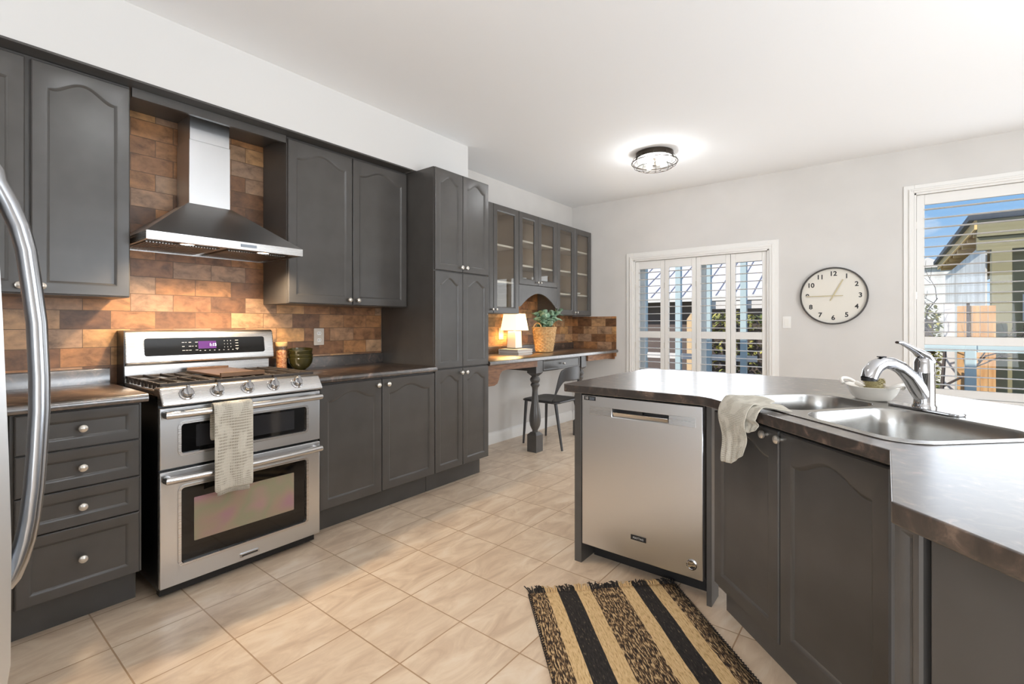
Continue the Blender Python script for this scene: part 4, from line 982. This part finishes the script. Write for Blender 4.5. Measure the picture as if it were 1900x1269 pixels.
# ================================================================== RUG
RG = thing('rug', 'striped jute and black woven runner rug on the tiles', 'rug', sn(.118, 2.912, 0.0), -PI / 4)
nu, nv = 60, 12; P = []
for jx in range(nv):
    row = []
    for i in range(nu):
        x = i / (nu - 1) * 1.25; y = jx / (nv - 1) * .686 - .343
        row.append((x, y + .004 * math.sin(x * 9) * (1 if jx in (0, nv - 1) else .4), .006 + .0012 * math.sin(x * 22 + y * 9)))
    P.append(row)
mb = MB(); mb.grid(P, nu, nv); o = mb.build('weave', RUG, RG, solid=.008, ang=180)
fr_b, fr_t = MB(), MB(); rnd = random.Random(2)
bands_ = [(0, .11, 1), (.11, .19, 0), (.19, .31, 1), (.31, .41, 0), (.41, .61, 1), (.61, .70, 0), (.70, .81, 1), (.81, .895, 0), (.895, 1, 1)]
for b0, b1, dark in bands_:
    n = int((b1 - b0) * 150)
    for i in range(n):
        y = -.343 + .686 * (b0 + (b1 - b0) * (i + rnd.random()) / n); L = rnd.uniform(.02, .06) * (1.0 if dark else .9); dy = rnd.uniform(-.02, .02)
        (fr_b if dark else fr_t).tube([(.004, y, .007), (-L * .5, y + dy * .3, .009 + rnd.uniform(0, .012)), (-L, y + dy, .004 + rnd.uniform(0, .008))], [.003, .003, .0022], 5)
for f_, m_, l_ in ((fr_b, RUGBLK, 'black fringe'), (fr_t, RUGTAN, 'tan fringe')):
    o = f_.build('fringe', m_, RG); o['label'] = l_; o['kind'] = 'stuff'
for sg in (-1, 1):
    ov = MB()
    for i in range(88):
        x = i * .014 + .004; ov.tube([(x, sg * .337, .011), (x + .004, sg * .347, .009), (x + .006, sg * .346, .003)], .0024, 5)
    ov.build('edge_stitching', RUGBLK, RG)['kind'] = 'stuff'

# ================================================================== CLOCK, SWITCH, CEILING LIGHT
CK = thing('wall_clock', 'round cream wall clock with a thin dark rim on the back wall', 'clock', (2.775, W_BACK, 1.474), 0)
MB().lathe([(.262, 0), (.262, .034), (.258, .040), (.252, .040), (.249, .030), (.249, .012), (.20, .0)], 64, (0, 0, 0), '-y', False).build('rim', CLOCKR, CK)
MB().lathe([(.25, .002), (.25, .014), (.001, .014)], 64, (0, 0, 0), '-y').build('face', CLOCKF, CK)
for k in range(1, 13):
    a = k * PI / 6
    text(str(k), .058, BLACKM, CK, (.202 * math.sin(a), -.0145, .202 * math.cos(a)), (PI / 2, 0, 0), 'numeral', .0006, .0016)
def hand(nm, ang, L, tail, w):
    MB().prism([(-w * .7, -tail), (w * .7, -tail), (w, L * .2), (w * .75, L), (-w * .75, L), (-w, L * .2)], -.0012, .0012, 'xz').build(nm, BRASS, CK, (0, -.020 if nm == 'hour_hand' else -.0235, 0), rot=(0, ang, 0), smooth=False)
hand('hour_hand', math.radians(27), .165, .05, .0055); hand('minute_hand', math.radians(-90), .212, .075, .0042)
MB().lathe([(.006, .014), (.006, .027), (.001, .028)], 16, (0, 0, 0), '-y').build('pin', BRASS, CK)
SW = thing('light_switch', 'white rocker light switch between the patio door and the clock', 'switch', (2.401, W_BACK, 1.233), 0)
MB().prism(rrect(-.036, .036, -.058, .058, .005), -.006, 0, 'xz').build('cover_plate', WHITE, SW, bevel=.0015)
MB().prism([(-.006, -.033), (-.012, -.033), (-.007, .033), (-.006, .033)], -.017, .017, 'yz').build('rocker', LAMPW, SW, smooth=False)

def ceiling_lamp(label, x, y):
    C_ = thing('ceiling_light', label, 'ceiling light', (x, y, CEIL), 0)
    MB().lathe([(.150, -.001), (.157, -.004), (.157, -.040), (.150, -.044)], 40).build('mount_ring', BRONZE, C_)
    MB().lathe([(.001, -.045), (.148, -.0445), (.148, -.048), (.001, -.050)], 40, closed_ends=False).build('white_pan', WHITE, C_)
    MB().lathe([(.149, -.044), (.149, -.082), (.147, -.082), (.147, -.044)], 40, closed_ends=False).build('glass_collar', JARGL, C_)
    cg = MB(); circ = lambda R, z, n=56: [(R * math.cos(2 * PI * k / n), R * math.sin(2 * PI * k / n), z) for k in range(n + 1)]
    cg.tube(circ(.192, -.084), .0042, 8); cg.tube(circ(.150, -.128), .0028, 8); cg.tube(circ(.06, -.142), .0026, 8)
    for k in range(10):
        a = 2 * PI * k / 10; f = lambda R, z: (R * math.cos(a), R * math.sin(a), z)
        cg.tube([f(.155, -.03), f(.180, -.055), f(.192, -.084), f(.180, -.11), f(.150, -.128), f(.10, -.140), f(.06, -.142)], .0022, 6)
    cg.build('wire_cage', BRONZE, C_)
    MB().lathe([(.012, -.045), (.012, -.11), (.018, -.112), (.001, -.118)], 16).build('stem', BRONZE, C_)
    for k in range(3):
        a = 2 * PI * k / 3 + .5; c = (.075 * math.cos(a), .075 * math.sin(a), -.098)
        MB().tube([(.03 * math.cos(a), .03 * math.sin(a), -.085), (.052 * math.cos(a), .052 * math.sin(a), -.09)], .012, 12).build('socket', LAMPW, C_)
        MB().lathe([(.001, -.026), (.015, -.021), (.025, -.008), (.026, .004), (.018, .018), (.001, .026)], 18, c).build('bulb', BULB, C_)
    return C_
ceiling_lamp('caged flush ceiling light with glowing bulbs above the far room', 1.575, 4.03)
ceiling_lamp('second caged ceiling light over the near floor by the range', 1.86, 0.88)

# ================================================================== FRIDGE
FG = thing('fridge', 'stainless steel fridge at the left edge with a bowed bar handle', 'fridge', (1.665, -.30, 0), 0)
MB().box(-.455, .455, -.36, .33, .03, 1.78).build('cabinet_body', STEELV, FG, bevel=.004)
HANDLE = ((0.370, 1.468), (0.380, 1.458), (0.387, 1.446), (0.39, 1.43), (0.404, 1.398), (0.415, 1.366), (0.423, 1.329), (0.429, 1.273), (0.435, 1.214), (0.438, 1.127), (0.438, 1.075), (0.435, 1.006), (0.432, 0.955), (0.427, 0.904), (0.422, 0.872), (0.414, 0.841), (0.406, 0.819), (0.398, 0.809))
pf = [(.335, .62), (.392, .62), (.402, .70), (.403, .88), (.400, 1.02), (.394, 1.22), (.385, 1.45), (.375, 1.78), (.335, 1.78)]
MB().prism(pf, -.455, .458, 'yz').build('door', STEELV, FG, ang=20)
MB().prism([(.335, .05), (.402, .05), (.402, .61), (.335, .61)], -.455, .458, 'yz').build('freezer_drawer', STEELV, FG, bevel=.003)
hp = [(.42, y_, z_) for y_, z_ in HANDLE]
MB().tube(hp, .0145, 16, ell=(1.15, .9)).build('handle', FRHAN, FG)

# ================================================================== OUTDOORS
struct(MB().box(-14, 16, 5.6, 40, -.42, -.36).build('ground_lawn', GRASS, smooth=False))
struct(MB().box(-3, 6, 5.49, 8.2, -.3, -.14).build('ground_deck', DECK, smooth=False))
def shrub(name, label, x0, x1, y0, y1, z0, z1, n, seed, cat='hedge', size=.06):
    rt = thing(name, label, cat, ((x0 + x1) / 2, (y0 + y1) / 2, -.36)); rnd = random.Random(seed); mb = MB()
    cx, cy = (x0 + x1) / 2, (y0 + y1) / 2
    for i in range(n):
        p = Vector((rnd.uniform(x0, x1) - cx, rnd.uniform(y0, y1) - cy, rnd.uniform(z0, z1) * 1.0 + .36 - .1 * rnd.random()))
        d_ = Vector((rnd.uniform(-1, 1), rnd.uniform(-1.2, .3), rnd.uniform(-.4, 1)))
        leaf(mb, p, d_, rnd.uniform(.7, 1.3) * size * 1.6, size * .42, Vector((rnd.uniform(-.4, .4), rnd.uniform(-.4, .4), 1)))
    mb.build('foliage', HEDGE, rt)
    MB().box(x0 - cx + .08, x1 - cx - .08, y0 - cy + .15, y1 - cy - .03, .0, z1 + .36 - .2).build('inner_branches', BARK, rt, smooth=False)
    return rt
shrub('hedge', 'yellow-green hedge seen through the right half of the patio door', .45, 2.0, 9.0, 9.8, -.3, 1.43, 2600, 1)
shrub('hedge', 'pale leafy hedge low in the left of the sink window', 3.30, 3.84, 10.2, 10.9, -.3, 1.5, 1300, 4)
fc = thing('fence', 'sunlit orange cedar fence seen through the sink window', 'fence', (4.06, 8.78, -.36))
mb = MB()
for i in range(5): mb.box(-.15 + i * .075, -.15 + i * .075 + .070, 0, .022, 0, 1.82)
mb.build('boards', FENCE, fc, smooth=False)
MB().box(-.06, -.03, -.03, -.001, 0, 1.86).build('post', BARK, fc, smooth=False)
wl = thing('garden_wall', 'white rendered wall left of the cedar fence outside', 'wall panel', (3.86, 8.9, -.36))
MB().box(-.07, .035, 0, .1, 0, 1.86).build('panel', WHITEH, wl, smooth=False)
# covered structure on the right, with raw rafters and white sheeting
gs = thing('garden_building', 'olive and timber garden building with a dark roof outside the sink window', 'building', (4.1, 9.0, -.36))
MB().box(-.06, 2.6, -.05, 6.2, 2.985, 3.06).build('roof', ROOFD, gs, smooth=False)
MB().box(.03, 2.5, 0, .08, 2.76, 2.984).build('fascia', OLIVE, gs, smooth=False)
MB().box(.03, 2.5, .04, .12, 2.58, 2.755).build('beam', OLIVE, gs, smooth=False)
MB().box(.0, .028, 0, 6.0, 2.86, 2.984).build('eave_board', TIMBER, gs, smooth=False)
mb = MB()
for i in range(9): mb.box(.03, .34, .35 + i * .65, .42 + i * .65, 2.80, 2.98)
mb.build('rafters', TIMBER, gs, smooth=False)
MB().box(.335, .36, .35, 6.0, 2.3, 2.98).build('plywood', TIMBER, gs, smooth=False)
MB().box(.14, .16, .30, 6.0, .0, 2.72).build('plastic_sheet', SHEET, gs, smooth=False)
MB().box(.17, .36, 0, .16, 0, 2.58).build('post', OLIVE, gs, smooth=False)
MB().box(.361, 2.5, .3, .34, 0, 2.58).build('rear_wall', OLIVE, gs, smooth=False)
MB().box(.50, .95, .285, .299, 1.62, 1.98).build('window_panel', WHITEH, gs, smooth=False)
sh = thing('white_shed', 'pale shed far off at the left of the sink window', 'shed', (4.0, 17.0, -.36))
MB().box(-.45, .5, 0, 2, 0, 3.1).build('walls', SHEET, sh, smooth=False)
MB().prism([(-.55, 3.09), (.6, 3.09), (.02, 3.36)], -.1, 2.1, 'xz').build('roof', WHITEH, sh, smooth=False)
# bare tree
tr = thing('bare_tree', 'bare leafless tree in front of the white sheeting outside', 'tree', (3.70, 8.45, -.36))
rnd = random.Random(9); mb = MB()
def branch(p, d_, L, r_, lev):
    q_ = p + d_ * L; mid = p.lerp(q_, .5) + Vector((rnd.uniform(-.1, .1), rnd.uniform(-.1, .1), rnd.uniform(-.05, .05))) * L
    mb.tube([p, mid, q_], [r_, r_ * .8, r_ * .6], 5)
    if lev:
        for k in range(3):
            branch(p.lerp(q_, rnd.uniform(.5, 1)), (d_ + Vector((rnd.uniform(-.9, .9), rnd.uniform(-.9, .9), rnd.uniform(-.5, .6)))).normalized(), L * rnd.uniform(.5, .75), r_ * .55, lev - 1)
branch(Vector((0, 0, 0)), Vector((.05, 0, 1)), 1.3, .03, 4)
mb.build('branches', BARK, tr)
# neighbour house beyond the patio door
nh = thing('neighbour_house', 'brown house with a pale standing-seam roof beyond the patio door', 'house', (-.5, 14.0, -.36))
MB().box(-5, 1.35, .25, 6, 0, 2.32).build('wall', BROWNH, nh, smooth=False)
MB().prism([(-.25, 2.34), (-.2, 2.30), (4.0, 4.25), (4.0, 4.35)], -5.2, 1.5, 'yz').build('roof', ROOFL, nh, smooth=False)
mb = MB()
for i in range(15): 
    x = -5.1 + i * .46; mb.prism([(-.25, 2.345), (-.25, 2.37), (4.0, 4.38), (4.0, 4.35)], x, x + .02, 'yz')
mb.build('roof_seams', SEAM, nh, smooth=False)
MB().box(-5.2, 1.5, -.30, -.25, 2.22, 2.36).build('gutter', WHITEH, nh, smooth=False)
pw = thing('pergola', 'blue-grey timber pergola on the deck outside the patio door', 'pergola', (.8, 7.0, -.14))
for x in (-.60, -.08, .34, .80): MB().box(x, x + .075, 0, .075, 0, 2.9).build('post', TEAL, pw, smooth=False)
MB().box(-.8, 1.0, -.02, .10, 2.7, 2.9).build('beam', TEAL, pw, smooth=False)
MB().box(-.8, 1.0, .02, .055, .85, .93).build('rail', WHITEH, pw, smooth=False)
MB().box(.24, 1.25, .08, .16, 1.57, 1.675).build('cross_beam', WHITEH, pw, smooth=False)
tp = thing('garden_pier', 'sunlit tan pier between the pergola posts outside the patio door', 'pier', (.60, 8.1, -.36))
MB().box(-.07, .075, 0, .2, 0, 1.66).build('shaft', TANP, tp, smooth=False)
MB().prism([(-.07, 1.66), (.075, 1.66), (.002, 1.76)], 0, .2, 'xz').build('cap', TANP, tp, smooth=False)
rp = thing('deck_railing', 'blue-grey deck railing low in the sink window', 'railing', (3.9, 7.2, -.14))
MB().box(-.06, .03, 0, .08, 0, 1.15).build('post', TEAL, rp, smooth=False)
MB().box(-.6, 1.6, .02, .06, 1.05, 1.12).build('rail', TEAL, rp, smooth=False)
